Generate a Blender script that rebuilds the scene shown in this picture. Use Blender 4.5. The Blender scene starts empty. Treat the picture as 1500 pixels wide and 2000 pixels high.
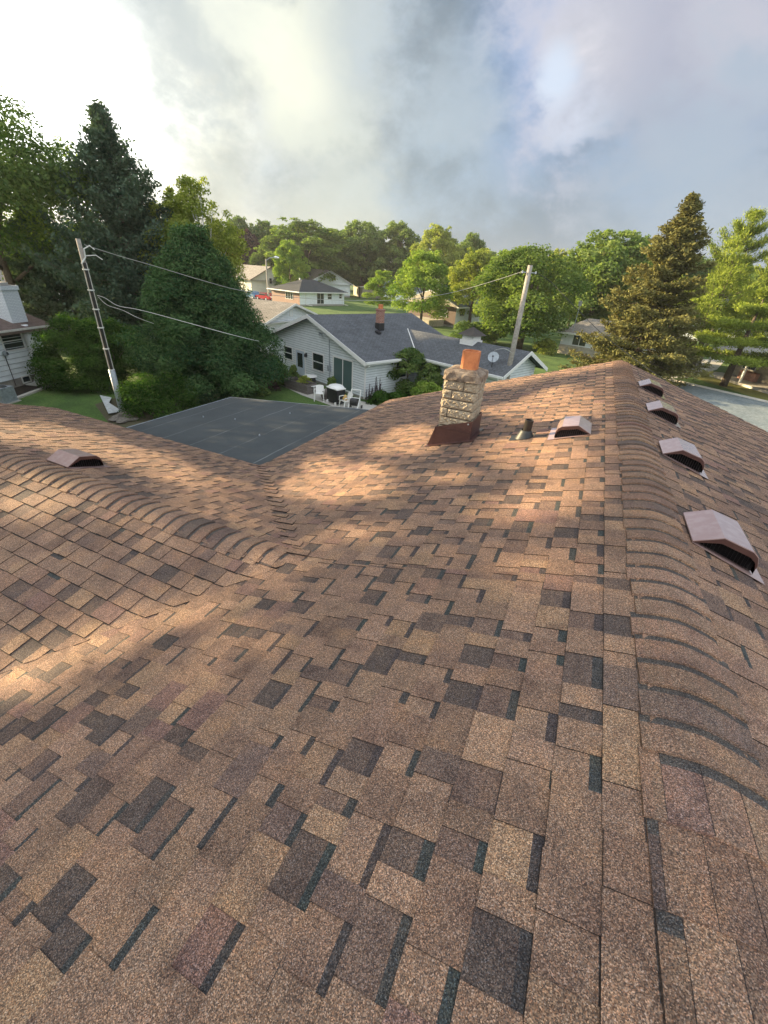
import bpy, math, random
import numpy as np
from mathutils import Vector, Matrix
R = math.radians
random.seed(7); rng = np.random.default_rng(7)
SC = bpy.context.scene; COL = SC.collection
# ------------------------------------------------------------------ camera
FPX = 806.0; CZ = 7.0
_nad = np.array([649-750., 2383-1000., FPX]); UP = -_nad/np.linalg.norm(_nad)
_v = np.array([1182-750., 568-1000., FPX]); _v -= _v.dot(UP)*UP
YA = _v/np.linalg.norm(_v); XA = np.cross(YA, UP); M = np.array([XA, YA, UP])
CAM = np.array([0., 0., CZ])
cd = bpy.data.cameras.new('camera'); cam = bpy.data.objects.new('camera', cd); COL.objects.link(cam)
cd.sensor_fit = 'HORIZONTAL'; cd.sensor_width = 36; cd.lens = 36*FPX/1500; cd.clip_end = 6000; cd.clip_start = 0.05
rx = M@np.array([1., 0, 0]); ry = -(M@np.array([0, 1., 0])); rz = -(M@np.array([0, 0, 1.]))
mw = Matrix(((rx[0], ry[0], rz[0], 0), (rx[1], ry[1], rz[1], 0), (rx[2], ry[2], rz[2], CZ), (0, 0, 0, 1)))
cam.matrix_world = mw; SC.camera = cam
# survey helpers: turn a sight line of the survey photo into a world position
def ray(x, y): return M@np.array([x-750., y-1000., FPX])
def gz(x, y, z=0.):
    r = ray(x, y); return CAM+r*(z-CZ)/r[2]
def at(x, y, d):
    r = ray(x, y); return CAM+r*d/np.hypot(r[0], r[1])
def hit(x, y, p, n):
    r = ray(x, y); return CAM+r*(np.dot(np.array(p)-CAM, n)/np.dot(r, n))
def topx(P):
    c = (np.asarray(P)-CAM)@M; w = np.maximum(c[..., 2], 1e-3)
    return 750+FPX*c[..., 0]/w, 1000+FPX*c[..., 1]/w
# ------------------------------------------------------------------ light
SUN_EL, SUN_AZ = R(15), R(-93)      # azimuth from +Y towards +X
SUND = np.array([math.sin(SUN_AZ)*math.cos(SUN_EL), math.cos(SUN_AZ)*math.cos(SUN_EL), math.sin(SUN_EL)])
sl = bpy.data.lights.new('sun', 'SUN'); sl.energy = 5.0; sl.angle = R(0.9); sl.color = (1, .77, .45)
so = bpy.data.objects.new('sun', sl); COL.objects.link(so)
so.rotation_euler = Vector(SUND).to_track_quat('Z', 'Y').to_euler(); so.location = (-30, 0, 30)
SC.view_settings.view_transform = 'Standard'; SC.view_settings.look = 'None'
SC.view_settings.exposure = 1.7; SC.view_settings.gamma = 1.0
SC.cycles.max_bounces = 6; SC.cycles.diffuse_bounces = 3; SC.cycles.transparent_max_bounces = 6
SC.cycles.use_denoising = True
# ------------------------------------------------------------------ node helpers
class NT:
    def __init__(s, tree): s.t = tree; s.n = tree.nodes; s.l = tree.links
    def add(s, typ, **kw):
        n = s.n.new(typ)
        for k, v in kw.items():
            if k.startswith('i_'):
                key = k[2:]; key = int(key) if key.isdigit() else key.replace('_', ' ')
                s.put(n.inputs[key], v)
            else: setattr(n, k, v)
        return n
    def put(s, sock, v):
        if isinstance(v, bpy.types.NodeSocket): s.l.new(v, sock)
        elif isinstance(v, bpy.types.Node): s.l.new(v.outputs[0], sock)
        else: sock.default_value = v
    def math(s, op, a, b=0., c=None):
        n = s.n.new('ShaderNodeMath'); n.operation = op; s.put(n.inputs[0], a); s.put(n.inputs[1], b)
        if c is not None: s.put(n.inputs[2], c)
        return n.outputs[0]
    def mix(s, f, a, b, blend='MIX'):
        n = s.n.new('ShaderNodeMix'); n.data_type = 'RGBA'; n.blend_type = blend
        s.put(n.inputs[0], f); s.put(n.inputs[6], a); s.put(n.inputs[7], b); return n.outputs[2]
    def ramp(s, f, stops, interp='LINEAR'):
        n = s.n.new('ShaderNodeValToRGB'); e = n.color_ramp; e.interpolation = interp
        while len(e.elements) < len(stops): e.elements.new(.5)
        for i, (p, c) in enumerate(stops):
            e.elements[i].position = p; e.elements[i].color = (c[0], c[1], c[2], 1)
        s.put(n.inputs[0], f); return n.outputs[0]
    def noise(s, vec, scale, detail=3, rough=.5, dist=0.):
        n = s.n.new('ShaderNodeTexNoise'); s.put(n.inputs['Vector'], vec)
        n.inputs['Scale'].default_value = scale; n.inputs['Detail'].default_value = detail
        n.inputs['Roughness'].default_value = rough; n.inputs['Distortion'].default_value = dist
        return n.outputs[0]
    def dot(s, v, d):
        n = s.n.new('ShaderNodeVectorMath'); n.operation = 'DOT_PRODUCT'; s.put(n.inputs[0], v); s.put(n.inputs[1], tuple(d))
        return n.outputs['Value']
    def mapr(s, f, a, b, c=0., d=1., t='SMOOTHSTEP'):
        n = s.n.new('ShaderNodeMapRange'); n.interpolation_type = t; s.put(n.inputs[0], f)
        for i, v in enumerate((a, b, c, d)): n.inputs[i+1].default_value = v
        return n.outputs[0]
# ------------------------------------------------------------------ world: evening clouds over a Nishita sky
W = bpy.data.worlds.new('World'); SC.world = W; W.use_nodes = True
g = NT(W.node_tree); g.n.clear()
sky = g.add('ShaderNodeTexSky'); sky.sky_type = 'NISHITA'; sky.sun_disc = False
sky.sun_elevation = SUN_EL; sky.sun_rotation = SUN_AZ; sky.air_density = 1.2; sky.dust_density = 2.0
skyc = g.mix(1., sky.outputs[0], (.11, .11, .11, 1), 'MULTIPLY')
D = g.add('ShaderNodeTexCoord').outputs['Generated']
def dirp(x, y): d = ray(x, y); return d/np.linalg.norm(d)
mp = g.add('ShaderNodeMapping'); g.put(mp.inputs[0], D); mp.inputs['Scale'].default_value = (1, 1, 1.5)
mp.inputs['Rotation'].default_value = (.3, .2, .5)
n1 = g.noise(mp.outputs[0], 2.6, 7, .55, .1); n2 = g.noise(mp.outputs[0], 7.5, 8, .62, .12); n3 = g.noise(mp.outputs[0], 1.3, 3, .5, .2)
glow = g.dot(D, dirp(30, 150)); 
t = g.math('ARCCOSINE', glow)
t = g.math('ADD', t, g.math('MULTIPLY', g.math('SUBTRACT', n1, .5), .46))
t = g.math('ADD', t, g.math('MULTIPLY', g.math('SUBTRACT', n2, .5), .22))
# the cloud deck itself, in front of the bright part of the sky (ramp over angle from the sun glow)
deck = g.ramp(g.math('DIVIDE', t, 1.1), [(0., (2.2, 2.2, 2.1)), (.13, (1.4, 1.38, 1.26)), (.20, (.70, .67, .56)), (.28, (.345, .33, .268)),
     (.36, (.232, .232, .215)), (.46, (.158, .174, .184)), (.60, (.115, .140, .168)), (.78, (.088, .117, .163)), (1., (.085, .112, .163))])
n4 = g.noise(mp.outputs[0], 4.2, 9, .62, .12)
mott = g.math('MULTIPLY', g.mapr(n2, .36, .66, .90, 1.12), g.mapr(n4, .40, .62, .72, 1.34))
deck = g.mix(1., deck, g.add('ShaderNodeCombineXYZ', i_0=mott, i_1=mott, i_2=mott).outputs[0], 'MULTIPLY')
# paler band low over the treeline, mauve on the right
low = g.mapr(g.dot(D, (0, 0, 1)), .0, .42, 1., 0.)
deck = g.mix(g.math('MULTIPLY', low, .38), deck, (.155, .197, .232, 1))
mauve = g.mapr(g.math('ADD', g.dot(D, dirp(1500, 200)), g.math('MULTIPLY', n3, .3)), .95, 1.2, 0., 1.)
deck = g.mix(g.math('MULTIPLY', mauve, .3), deck, (.115, .143, .20, 1))
# unseen sky behind the camera, brightened to light the shaded sides
deck = g.mix(1., deck, (.79, .80, .80, 1), 'MULTIPLY')
back = g.mapr(g.dot(D, (.15, -.75, .65)), -.05, .7, 0., 1.)
deck = g.mix(g.math('MULTIPLY', back, .85), deck, (.48, .50, .52, 1))
# small lit puffs and one blue gap at the upper right
def spot(px, py, r1, amp=.06, nn=n2):
    d = g.math('ADD', g.math('ARCCOSINE', g.dot(D, dirp(px, py))), g.math('MULTIPLY', g.math('SUBTRACT', nn, .5), amp))
    return g.mapr(d, r1, r1*.25, 0., 1.)
gap = spot(1100, 100, .20, .22)
deck = g.mix(g.math('MULTIPLY', gap, .75), deck, (.088, .132, .222, 1))
for px, py, r1, am, k, c in ((310, 10, .26, .5, .8, (.27, .285, .285, 1)), (385, 110, .12, .3, .7, (.33, .335, .33, 1)), (520, 0, .26, .5, .7, (.24, .26, .27, 1)), (570, 150, .13, .25, .7, (.52, .50, .41, 1)), (480, 60, .10, .25, .6, (.48, .47, .41, 1)),
                            (1165, 50, .20, .4, .8, (.36, .34, .39, 1)), (1150, 125, .10, .15, .8, (.45, .42, .44, 1)), (1125, 222, .075, .12, .9, (.34, .36, .44, 1)), (1180, 228, .05, .1, .6, (.28, .31, .38, 1)),
                            (1310, 40, .26, .5, .7, (.22, .22, .27, 1)), (1450, 120, .24, .5, .7, (.22, .215, .27, 1)), (1085, 150, .05, .08, .8, (.33, .37, .46, 1)), (1480, 60, .12, .3, .6, (.30, .29, .33, 1)),
                            (880, 190, .12, .25, .55, (.22, .25, .29, 1)), (950, 200, .08, .2, .5, (.22, .25, .29, 1)), (1290, 350, .18, .35, .6, (.185, .22, .28, 1)), (1420, 300, .16, .35, .6, (.19, .225, .285, 1)), (640, 420, .2, .4, .6, (.33, .34, .32, 1)), (700, 90, .10, .25, .5, (.28, .30, .31, 1))):
    c = (c[0]*.66, c[1]*.68, c[2]*.66, 1)
    deck = g.mix(g.math('MULTIPLY', spot(px, py, r1, am), k), deck, c)
fin = g.mix(.93, skyc, deck)
bg = g.add('ShaderNodeBackground', i_0=fin, i_1=1.0); wo = g.add('ShaderNodeOutputWorld', i_0=bg.outputs[0])
# ------------------------------------------------------------------ materials
MATS = {}
def newmat(name):
    m = bpy.data.materials.new(name); m.use_nodes = True; t = NT(m.node_tree); t.n.clear()
    b = t.add('ShaderNodeBsdfPrincipled'); o = t.add('ShaderNodeOutputMaterial', i_0=b.outputs[0]); t.b = b; t.m = m; t.o = o
    MATS[name] = m; return t
def bump(t, h, s=.3, d=.01):
    n = t.add('ShaderNodeBump'); n.inputs['Strength'].default_value = s; n.inputs['Distance'].default_value = d
    t.put(n.inputs['Height'], h); t.put(t.b.inputs['Normal'], n.outputs[0])
def rgba(c): return (c[0], c[1], c[2], 1)
def plain(name, c, rough=.6, metal=0., var=.15, scale=6., spec=None, bmp=0., bscale=None):
    t = newmat(name); co = t.add('ShaderNodeTexCoord').outputs['Object']
    n = t.noise(co, scale, 5, .6); f = t.mapr(n, .3, .7, 1-var, 1+var, 'LINEAR')
    col = t.mix(1., rgba(c), t.add('ShaderNodeCombineXYZ', i_0=f, i_1=f, i_2=f).outputs[0], 'MULTIPLY')
    if name.startswith('siding'):
        A = t.add('ShaderNodeAttribute'); A.attribute_name = 'tint'; col = t.mix(1., col, A.outputs[0], 'MULTIPLY')
    t.put(t.b.inputs['Base Color'], col); t.b.inputs['Roughness'].default_value = rough; t.b.inputs['Metallic'].default_value = metal
    if spec is not None: t.b.inputs['Specular IOR Level'].default_value = spec
    if bmp: bump(t, t.noise(co, bscale or scale*4, 4, .6), bmp)
    return t.m
# roof shingles with per-tab colour (tint) and mineral granules
t = newmat('shingle'); co = t.add('ShaderNodeTexCoord').outputs['Object']
at_ = t.add('ShaderNodeAttribute'); at_.attribute_name = 'tint'
vr = t.add('ShaderNodeTexVoronoi'); vr.feature = 'F1'; t.put(vr.inputs['Vector'], co); vr.inputs['Scale'].default_value = 400
cell = t.add('ShaderNodeSeparateColor', i_0=vr.outputs['Color'])
gr = t.ramp(cell.outputs[0], [(0., (.30, .30, .33)), (.22, (.55, .53, .53)), (.5, (.90, .86, .82)), (.74, (1.3, 1.22, 1.12)), (.92, (1.9, 1.85, 1.75)), (1., (2.6, 2.6, 2.6))])
c1 = t.mix(1., at_.outputs[0], gr, 'MULTIPLY')
hue = t.ramp(cell.outputs[2], [(.0, (.86, .95, 1.08)), (.35, (1., 1., 1.)), (.7, (1.08, .98, .88)), (1., (1.12, .90, .80))])
c1 = t.mix(1., c1, hue, 'MULTIPLY')
blot = t.ramp(t.noise(co, 7.5, 3, .55), [(.30, (.72, .70, .72)), (.45, (.95, .95, .96)), (.58, (1.05, 1.02, .98)), (.75, (1.22, 1.14, 1.0))])
c1 = t.mix(1., c1, blot, 'MULTIPLY')
st = t.mapr(t.noise(co, 1.7, 5, .6), .3, .7, .86, 1.12, 'LINEAR')
c1 = t.mix(1., c1, t.add('ShaderNodeCombineXYZ', i_0=st, i_1=st, i_2=st).outputs[0], 'MULTIPLY')
t.put(t.b.inputs['Base Color'], c1); t.b.inputs['Roughness'].default_value = .82; t.b.inputs['Specular IOR Level'].default_value = .3
bump(t, t.math('ADD', cell.outputs[1], t.noise(co, 140, 2)), .55, .003)
# neighbour shingles: courses from UV in metres
def roofmat(name, ca, cb, cc, wx=.32, wy=.14, line=.35):
    t = newmat(name); uv = t.add('ShaderNodeUVMap').outputs[0]
    br = t.add('ShaderNodeTexBrick'); t.put(br.inputs['Vector'], uv); br.offset = .37; br.squash = 1
    br.inputs['Scale'].default_value = 1; br.inputs['Brick Width'].default_value = wx; br.inputs['Row Height'].default_value = wy
    br.inputs['Mortar Size'].default_value = .012; br.inputs['Mortar Smooth'].default_value = .4
    br.inputs['Color1'].default_value = rgba(ca); br.inputs['Color2'].default_value = rgba(cb); br.inputs['Mortar'].default_value = rgba([v*line for v in cc])
    co = t.add('ShaderNodeTexCoord').outputs['Object']
    n = t.noise(co, 1.2, 5, .65); f = t.mapr(n, .3, .7, .75, 1.2, 'LINEAR'); f2 = t.mapr(t.noise(co, 40, 2), .3, .7, .8, 1.2, 'LINEAR'); f = t.math('MULTIPLY', f, f2)
    t.put(t.b.inputs['Base Color'], t.mix(1., br.outputs[0], t.add('ShaderNodeCombineXYZ', i_0=f, i_1=f, i_2=f).outputs[0], 'MULTIPLY'))
    t.b.inputs['Roughness'].default_value = .85; bump(t, br.outputs['Fac'], -.5, .01); return t.m
roofmat('roof_slate', (.125, .136, .15), (.092, .10, .112), (.07, .07, .07))
roofmat('roof_charcoal', (.05, .056, .062), (.035, .04, .045), (.04, .04, .04))
roofmat('roof_brown', (.15, .105, .09), (.10, .07, .062), (.1, .07, .06))
roofmat('roof_red', (.30, .15, .12), (.24, .12, .095), (.2, .1, .1))
roofmat('roof_tan', (.33, .30, .26), (.26, .24, .21), (.2, .17, .15))
roofmat('roof_pale', (.42, .41, .38), (.36, .35, .33), (.3, .3, .3))
roofmat('roof_blue', (.22, .26, .30), (.18, .21, .25), (.2, .2, .2))
plain('siding_white', (.82, .87, .90), .5, var=.08, scale=2)
plain('siding_grey', (.74, .79, .81), .5, var=.07, scale=2)
plain('siding_cream', (.62, .60, .50), .6, var=.08, scale=2)
plain('siding_blue', (.50, .58, .66), .6, var=.08, scale=2)
plain('siding_brown', (.14, .10, .08), .7, var=.1)
plain('stone_cream', (.45, .41, .33), .8, var=.3, scale=3, bmp=.4)
plain('stucco_tan', (.42, .38, .30), .8, var=.2, scale=2)
plain('trim', (.80, .80, .78), .4, var=.05, scale=3)
plain('gutter_rust', (.62, .60, .56), .45, var=.2, scale=5)
plain('concrete', (.48, .46, .42), .85, var=.18, scale=1.3, bmp=.15)
plain('foundation', (.36, .34, .31), .9, var=.2, scale=3)
plain('curb', (.60, .57, .50), .85, var=.15, scale=1)
plain('plastic_white', (.82, .82, .80), .35, var=.04)
plain('black_vinyl', (.02, .02, .022), .45, var=.3)
plain('dark_metal', (.06, .06, .065), .4, .6, var=.2)
plain('sheet_metal', (.55, .58, .60), .5, .1, var=.25, scale=5)
plain('wire_grey', (.38, .38, .36), .6, var=.05)
plain('galv', (.36, .40, .44), .5, .25, var=.25, scale=8)
plain('aluminium', (.72, .72, .74), .25, .9, var=.1)
plain('wire_white', (.75, .75, .72), .5, var=.05)
plain('wire_black', (.02, .02, .02), .5, var=.05)
plain('pot_black', (.03, .03, .03), .6)
plain('planter', (.17, .15, .14), .7, var=.15)
plain('mulch', (.035, .026, .02), .95, var=.6, scale=14, bmp=.8)
plain('bark', (.10, .078, .06), .9, var=.4, scale=12, bmp=.5)
plain('bark_grey', (.16, .15, .135), .9, var=.35, scale=12, bmp=.5)
plain('bark_birch', (.62, .60, .55), .8, var=.35, scale=7)
plain('wood_pole', (.34, .31, .27), .85, var=.3, scale=9, bmp=.4)
plain('rock', (.17, .15, .13), .85, var=.4, scale=8, bmp=.5)
plain('car_blue', (.10, .20, .34), .25, .3, var=.03); plain('car_red', (.36, .02, .03), .25, .2, var=.03)
plain('car_white', (.65, .67, .70), .25, .1, var=.03); plain('tyre', (.02, .02, .02), .8)
plain('blue_shutter', (.08, .14, .26), .5); plain('flower_red', (.5, .03, .03), .6)
plain('dark_stem', (.045, .03, .04), .8, var=.4)
plain('plush', (.65, .42, .16), .9)
plain('felt', (.07, .08, .088), .9, var=.2, scale=2)
plain('duct_white', (.72, .74, .76), .45, var=.1, scale=3)
t = newmat('glass_dark'); t.b.inputs['Base Color'].default_value = (.02, .03, .032, 1); t.b.inputs['Roughness'].default_value = .06; t.b.inputs['Specular IOR Level'].default_value = .7
t = newmat('curtain'); co = t.add('ShaderNodeTexCoord').outputs['Object']
wv = t.add('ShaderNodeTexWave'); t.put(wv.inputs[0], co); wv.inputs['Scale'].default_value = 9; wv.inputs['Distortion'].default_value = 2
t.put(t.b.inputs['Base Color'], t.ramp(wv.outputs[0], [(0, (.05, .10, .10)), (1, (.13, .19, .18))])); t.b.inputs['Roughness'].default_value = .25
# brown painted metal of vents and flashing
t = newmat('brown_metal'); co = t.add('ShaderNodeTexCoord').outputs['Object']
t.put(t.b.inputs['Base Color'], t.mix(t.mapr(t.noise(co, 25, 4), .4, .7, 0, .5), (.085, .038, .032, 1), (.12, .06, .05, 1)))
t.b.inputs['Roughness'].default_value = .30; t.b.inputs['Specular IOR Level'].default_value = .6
t = newmat('brown_metal_skylit'); co = t.add('ShaderNodeTexCoord').outputs['Object']  # pale pink base: sky reflection on the brown hoods put into the colour
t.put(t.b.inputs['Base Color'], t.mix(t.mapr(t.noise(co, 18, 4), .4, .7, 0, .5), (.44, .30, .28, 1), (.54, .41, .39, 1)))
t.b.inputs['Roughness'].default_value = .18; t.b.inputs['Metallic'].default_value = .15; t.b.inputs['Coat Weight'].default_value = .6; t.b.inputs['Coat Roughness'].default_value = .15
plain('lead_boot', (.028, .032, .034), .5, .1, var=.3, scale=14)
plain('pipe_black', (.022, .02, .018), .35, var=.3, scale=10)
plain('louver', (.012, .010, .010), .5, var=.2)
plain('louver_fin', (.10, .075, .068), .35, .3, var=.2)
t = newmat('clay_flue'); co = t.add('ShaderNodeTexCoord').outputs['Object']
t.put(t.b.inputs['Base Color'], t.ramp(t.noise(co, 9, 6, .65), [(.25, (.42, .13, .055)), (.5, (.62, .22, .085)), (.75, (.70, .29, .13))])); t.b.inputs['Roughness'].default_value = .75
bump(t, t.noise(co, 60, 4), .25, .004)
t = newmat('inside_black'); t.b.inputs['Base Color'].default_value = (.02, .017, .015, 1); t.b.inputs['Roughness'].default_value = .95  # flat near-black for the insides of flue and pipe
t = newmat('limestone'); co = t.add('ShaderNodeTexCoord').outputs['Object']
t.put(t.b.inputs['Base Color'], t.ramp(t.noise(co, 14, 8, .7), [(.25, (.18, .14, .095)), (.45, (.36, .295, .21)), (.7, (.52, .445, .33))])); t.b.inputs['Roughness'].default_value = .9
bump(t, t.noise(co, 70, 6, .7), .7, .012)
t = newmat('old_concrete'); co = t.add('ShaderNodeTexCoord').outputs['Object']
t.put(t.b.inputs['Base Color'], t.ramp(t.noise(co, 11, 8, .75), [(.3, (.045, .035, .028)), (.46, (.20, .15, .11)), (.62, (.36, .29, .22)), (.8, (.48, .40, .32))])); t.b.inputs['Roughness'].default_value = .95
bump(t, t.noise(co, 45, 6, .7), .8, .015)
t = newmat('mortar'); t.b.inputs['Base Color'].default_value = (.07, .055, .042, 1); t.b.inputs['Roughness'].default_value = .95
def brickmat(name, a, b, m, sx=.22, sy=.075):
    t = newmat(name); co = t.add('ShaderNodeTexCoord').outputs['Object']; s = t.add('ShaderNodeSeparateXYZ', i_0=co)
    v = t.add('ShaderNodeCombineXYZ', i_0=t.math('ADD', s.outputs[0], s.outputs[1]), i_1=s.outputs[2])
    br = t.add('ShaderNodeTexBrick'); t.put(br.inputs['Vector'], v); br.inputs['Scale'].default_value = 1
    br.inputs['Brick Width'].default_value = sx; br.inputs['Row Height'].default_value = sy; br.inputs['Mortar Size'].default_value = .008
    br.inputs['Color1'].default_value = rgba(a); br.inputs['Color2'].default_value = rgba(b); br.inputs['Mortar'].default_value = rgba(m)
    t.put(t.b.inputs['Base Color'], br.outputs[0]); t.b.inputs['Roughness'].default_value = .85; bump(t, br.outputs['Fac'], -.6, .01); return t.m
brickmat('brick_red', (.27, .10, .07), (.36, .17, .12), (.40, .34, .30))
brickmat('brick_white', (.72, .76, .80), (.66, .70, .75), (.42, .47, .53))
brickmat('brick_soft', (.30, .17, .13), (.36, .22, .17), (.34, .28, .24))
# rolled roofing with chalky seams
t = newmat('rolled_roof'); co = t.add('ShaderNodeTexCoord').outputs['Object']; s = t.add('ShaderNodeSeparateXYZ', i_0=co)
wob = t.math('MULTIPLY', t.noise(co, 1.1, 3), .12)
ph = t.math('FRACT', t.math('DIVIDE', t.math('ADD', s.outputs[0], wob), .92))
seam = t.math('LESS_THAN', ph, .028)
sm = t.add('ShaderNodeMapping'); t.put(sm.inputs[0], co); sm.inputs['Scale'].default_value = (1.6, .55, 1)
brk = t.mapr(t.noise(sm.outputs[0], 1.5, 5, .7), .38, .72, .08, 1, 'LINEAR'); seam = t.math('MULTIPLY', seam, brk)
base = t.ramp(t.noise(co, .9, 6, .65), [(.3, (.036, .045, .052)), (.7, (.062, .073, .080))])
base = t.mix(t.mapr(t.noise(co, 90, 2), .62, .75, 0, .35), base, (.25, .25, .25, 1))
ss = t.add('ShaderNodeMapping'); t.put(ss.inputs[0], co); ss.inputs['Scale'].default_value = (1.0, 7, 1)
base = t.mix(t.mapr(t.noise(ss.outputs[0], 1.6, 5, .7), .60, .80, 0, .35), base, (.17, .17, .165, 1))
base = t.mix(t.math('MULTIPLY', seam, .55), base, (.34, .36, .36, 1))
t.put(t.b.inputs['Base Color'], base); t.b.inputs['Roughness'].default_value = .75
bump(t, t.math('ADD', t.noise(co, 60, 3), t.math('MULTIPLY', t.math('LESS_THAN', ph, .05), 2.)), .4, .006)
# grounds
def groundmat(name, a, b, c, sc1=.35, fine=22, rough=.95, b_s=.8):
    t = newmat(name); co = t.add('ShaderNodeTexCoord').outputs['Object']
    base = t.ramp(t.noise(co, sc1, 6, .65), [(.3, a), (.5, b), (.72, c)])
    f = t.mapr(t.noise(co, fine, 4, .7), .3, .7, .6, 1.4, 'LINEAR')
    t.put(t.b.inputs['Base Color'], t.mix(1., base, t.add('ShaderNodeCombineXYZ', i_0=f, i_1=f, i_2=f).outputs[0], 'MULTIPLY'))
    t.b.inputs['Roughness'].default_value = rough; bump(t, t.noise(co, fine*1.5, 4, .7), b_s, .04); return t.m
groundmat('grass', (.036, .075, .014), (.062, .125, .020), (.105, .165, .035), .5, 9)
groundmat('grass_dry', (.13, .14, .03), (.19, .19, .04), (.25, .24, .07))
groundmat('asphalt', (.13, .165, .175), (.18, .215, .225), (.24, .27, .27), .8, 5.0, .8, .25)
groundmat('dirt', (.06, .055, .03), (.09, .08, .045), (.12, .11, .06))
# foliage: two greens mixed by leaf tint; some light comes through
def leafmat(name, a, b, tr=.35, trc=None, rough=.55):
    t = newmat(name); t.n.remove(t.b)
    A = t.add('ShaderNodeAttribute'); A.attribute_name = 'tint'
    a, b = [v*1.18 for v in a], [v*1.18 for v in b]
    c = t.mix(A.outputs['Fac'], rgba(a), rgba(b))
    d = t.add('ShaderNodeBsdfPrincipled', i_0=c); d.inputs['Roughness'].default_value = rough; d.inputs['Specular IOR Level'].default_value = .0
    tl = t.add('ShaderNodeBsdfTranslucent', i_0=t.mix(1., c, rgba(trc or (1.5, 1.7, .7)), 'MULTIPLY'))
    m = t.add('ShaderNodeMixShader', i_0=tr, i_1=d.outputs[0], i_2=tl.outputs[0]); t.put(t.o.inputs[0], m.outputs[0]); return t.m
leafmat('leaf_maple', (.06, .105, .028), (.19, .24, .065))
leafmat('leaf_bright', (.10, .17, .03), (.28, .34, .08))
leafmat('leaf_mid', (.075, .125, .04), (.22, .27, .09))
leafmat('leaf_deep', (.06, .105, .036), (.16, .21, .065))
leafmat('leaf_yellow', (.13, .17, .035), (.34, .35, .09))
leafmat('leaf_purple', (.045, .026, .03), (.10, .055, .055), .2, (1.2, .9, .9))
leafmat('leaf_gold', (.50, .34, .03), (.65, .46, .07), .3, (1.2, 1, .5))
leafmat('needle_blue', (.036, .064, .048), (.10, .14, .09), .15)
leafmat('needle_dark', (.026, .062, .030), (.095, .165, .06), .15)
leafmat('needle_rust', (.032, .042, .016), (.19, .185, .07), .2, (1.3, 1.1, .6))
leafmat('needle_yellow', (.030, .066, .020), (.28, .33, .06), .2)
leafmat('leaf_shrub', (.022, .055, .012), (.075, .14, .03), .3)
# ------------------------------------------------------------------ mesh builder
class MB:
    def __init__(s): s.v = []; s.f = []; s.c = []; s.uv = []
    def face(s, pts, col=(1, 1, 1), uv=None):
        i = len(s.v); s.v.extend([tuple(map(float, p)) for p in pts]); s.f.append(tuple(range(i, i+len(pts)))); s.c.append(col); s.uv.append(uv)
    def box(s, x0, x1, y0, y1, z0, z1, col=(1, 1, 1)):
        P = [(x0, y0, z0), (x1, y0, z0), (x1, y1, z0), (x0, y1, z0), (x0, y0, z1), (x1, y0, z1), (x1, y1, z1), (x0, y1, z1)]
        for q in ((0, 3, 2, 1), (4, 5, 6, 7), (0, 1, 5, 4), (1, 2, 6, 5), (2, 3, 7, 6), (3, 0, 4, 7)): s.face([P[k] for k in q], col)
    def prism(s, poly, vec, col=(1, 1, 1)):
        n = len(poly); q = [tuple(np.add(p, vec)) for p in poly]
        s.face(poly[::-1], col); s.face(q, col)
        for i in range(n): s.face([poly[i], poly[(i+1) % n], q[(i+1) % n], q[i]], col)
    def tube(s, pts, rad, n=8, cap=True, col=(1, 1, 1)):
        pts = [np.array(p, float) for p in pts]; rad = [rad]*len(pts) if np.isscalar(rad) else rad
        rings = []; up = np.array([0, 0, 1.])
        for i, p in enumerate(pts):
            d = pts[min(i+1, len(pts)-1)]-pts[max(i-1, 0)]; d /= (np.linalg.norm(d)+1e-9)
            a = np.cross(d, up); 
            if np.linalg.norm(a) < .05: a = np.cross(d, np.array([1., 0, 0]))
            a /= np.linalg.norm(a); b = np.cross(a, d)
            rings.append([len(s.v)+k for k in range(n)])
            for k in range(n):
                w = 2*math.pi*k/n; s.v.append(tuple(p+rad[i]*(math.cos(w)*a+math.sin(w)*b)))
        for i in range(len(rings)-1):
            for k in range(n):
                s.f.append((rings[i][k], rings[i][(k+1) % n], rings[i+1][(k+1) % n], rings[i+1][k])); s.c.append(col); s.uv.append(None)
        if cap:
            s.f.append(tuple(rings[0][::-1])); s.c.append(col); s.uv.append(None); s.f.append(tuple(rings[-1])); s.c.append(col); s.uv.append(None)
    def lathe(s, prof, n=16, c=(0, 0, 0)):
        rings = []
        for r, z in prof:
            rings.append([len(s.v)+k for k in range(n)])
            for k in range(n): s.v.append((c[0]+r*math.cos(2*math.pi*k/n), c[1]+r*math.sin(2*math.pi*k/n), c[2]+z))
        for i in range(len(rings)-1):
            for k in range(n): s.f.append((rings[i][k], rings[i][(k+1) % n], rings[i+1][(k+1) % n], rings[i+1][k])); s.c.append((1, 1, 1)); s.uv.append(None)
    def mesh(s, name, mat, smooth=False):
        me = bpy.data.meshes.new(name); me.from_pydata(s.v, [], s.f)
        me.materials.append(MATS[mat])
        a = me.attributes.new('tint', 'FLOAT_COLOR', 'FACE')
        a.data.foreach_set('color', np.array([(c[0], c[1], c[2], 1) for c in s.c], dtype=np.float32).ravel())
        if any(u is not None for u in s.uv):
            ul = me.uv_layers.new(name='UVMap'); arr = []
            for f, u in zip(s.f, s.uv): arr.extend(u if u is not None else [(0, 0)]*len(f))
            ul.data.foreach_set('uv', np.array(arr, dtype=np.float32).ravel())
        if smooth: me.shade_smooth()
        me.update(); return me
    def build(s, name, mat, parent=None, smooth=False):
        o = bpy.data.objects.new(name, s.mesh(name, mat, smooth)); COL.objects.link(o)
        if parent is not None: o.parent = parent
        return o
def tag(o, label=None, cat=None, group=None, kind=None):
    if label: o['label'] = label
    if cat: o['category'] = cat
    if group: o['group'] = group
    if kind: o['kind'] = kind
    return o
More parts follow.
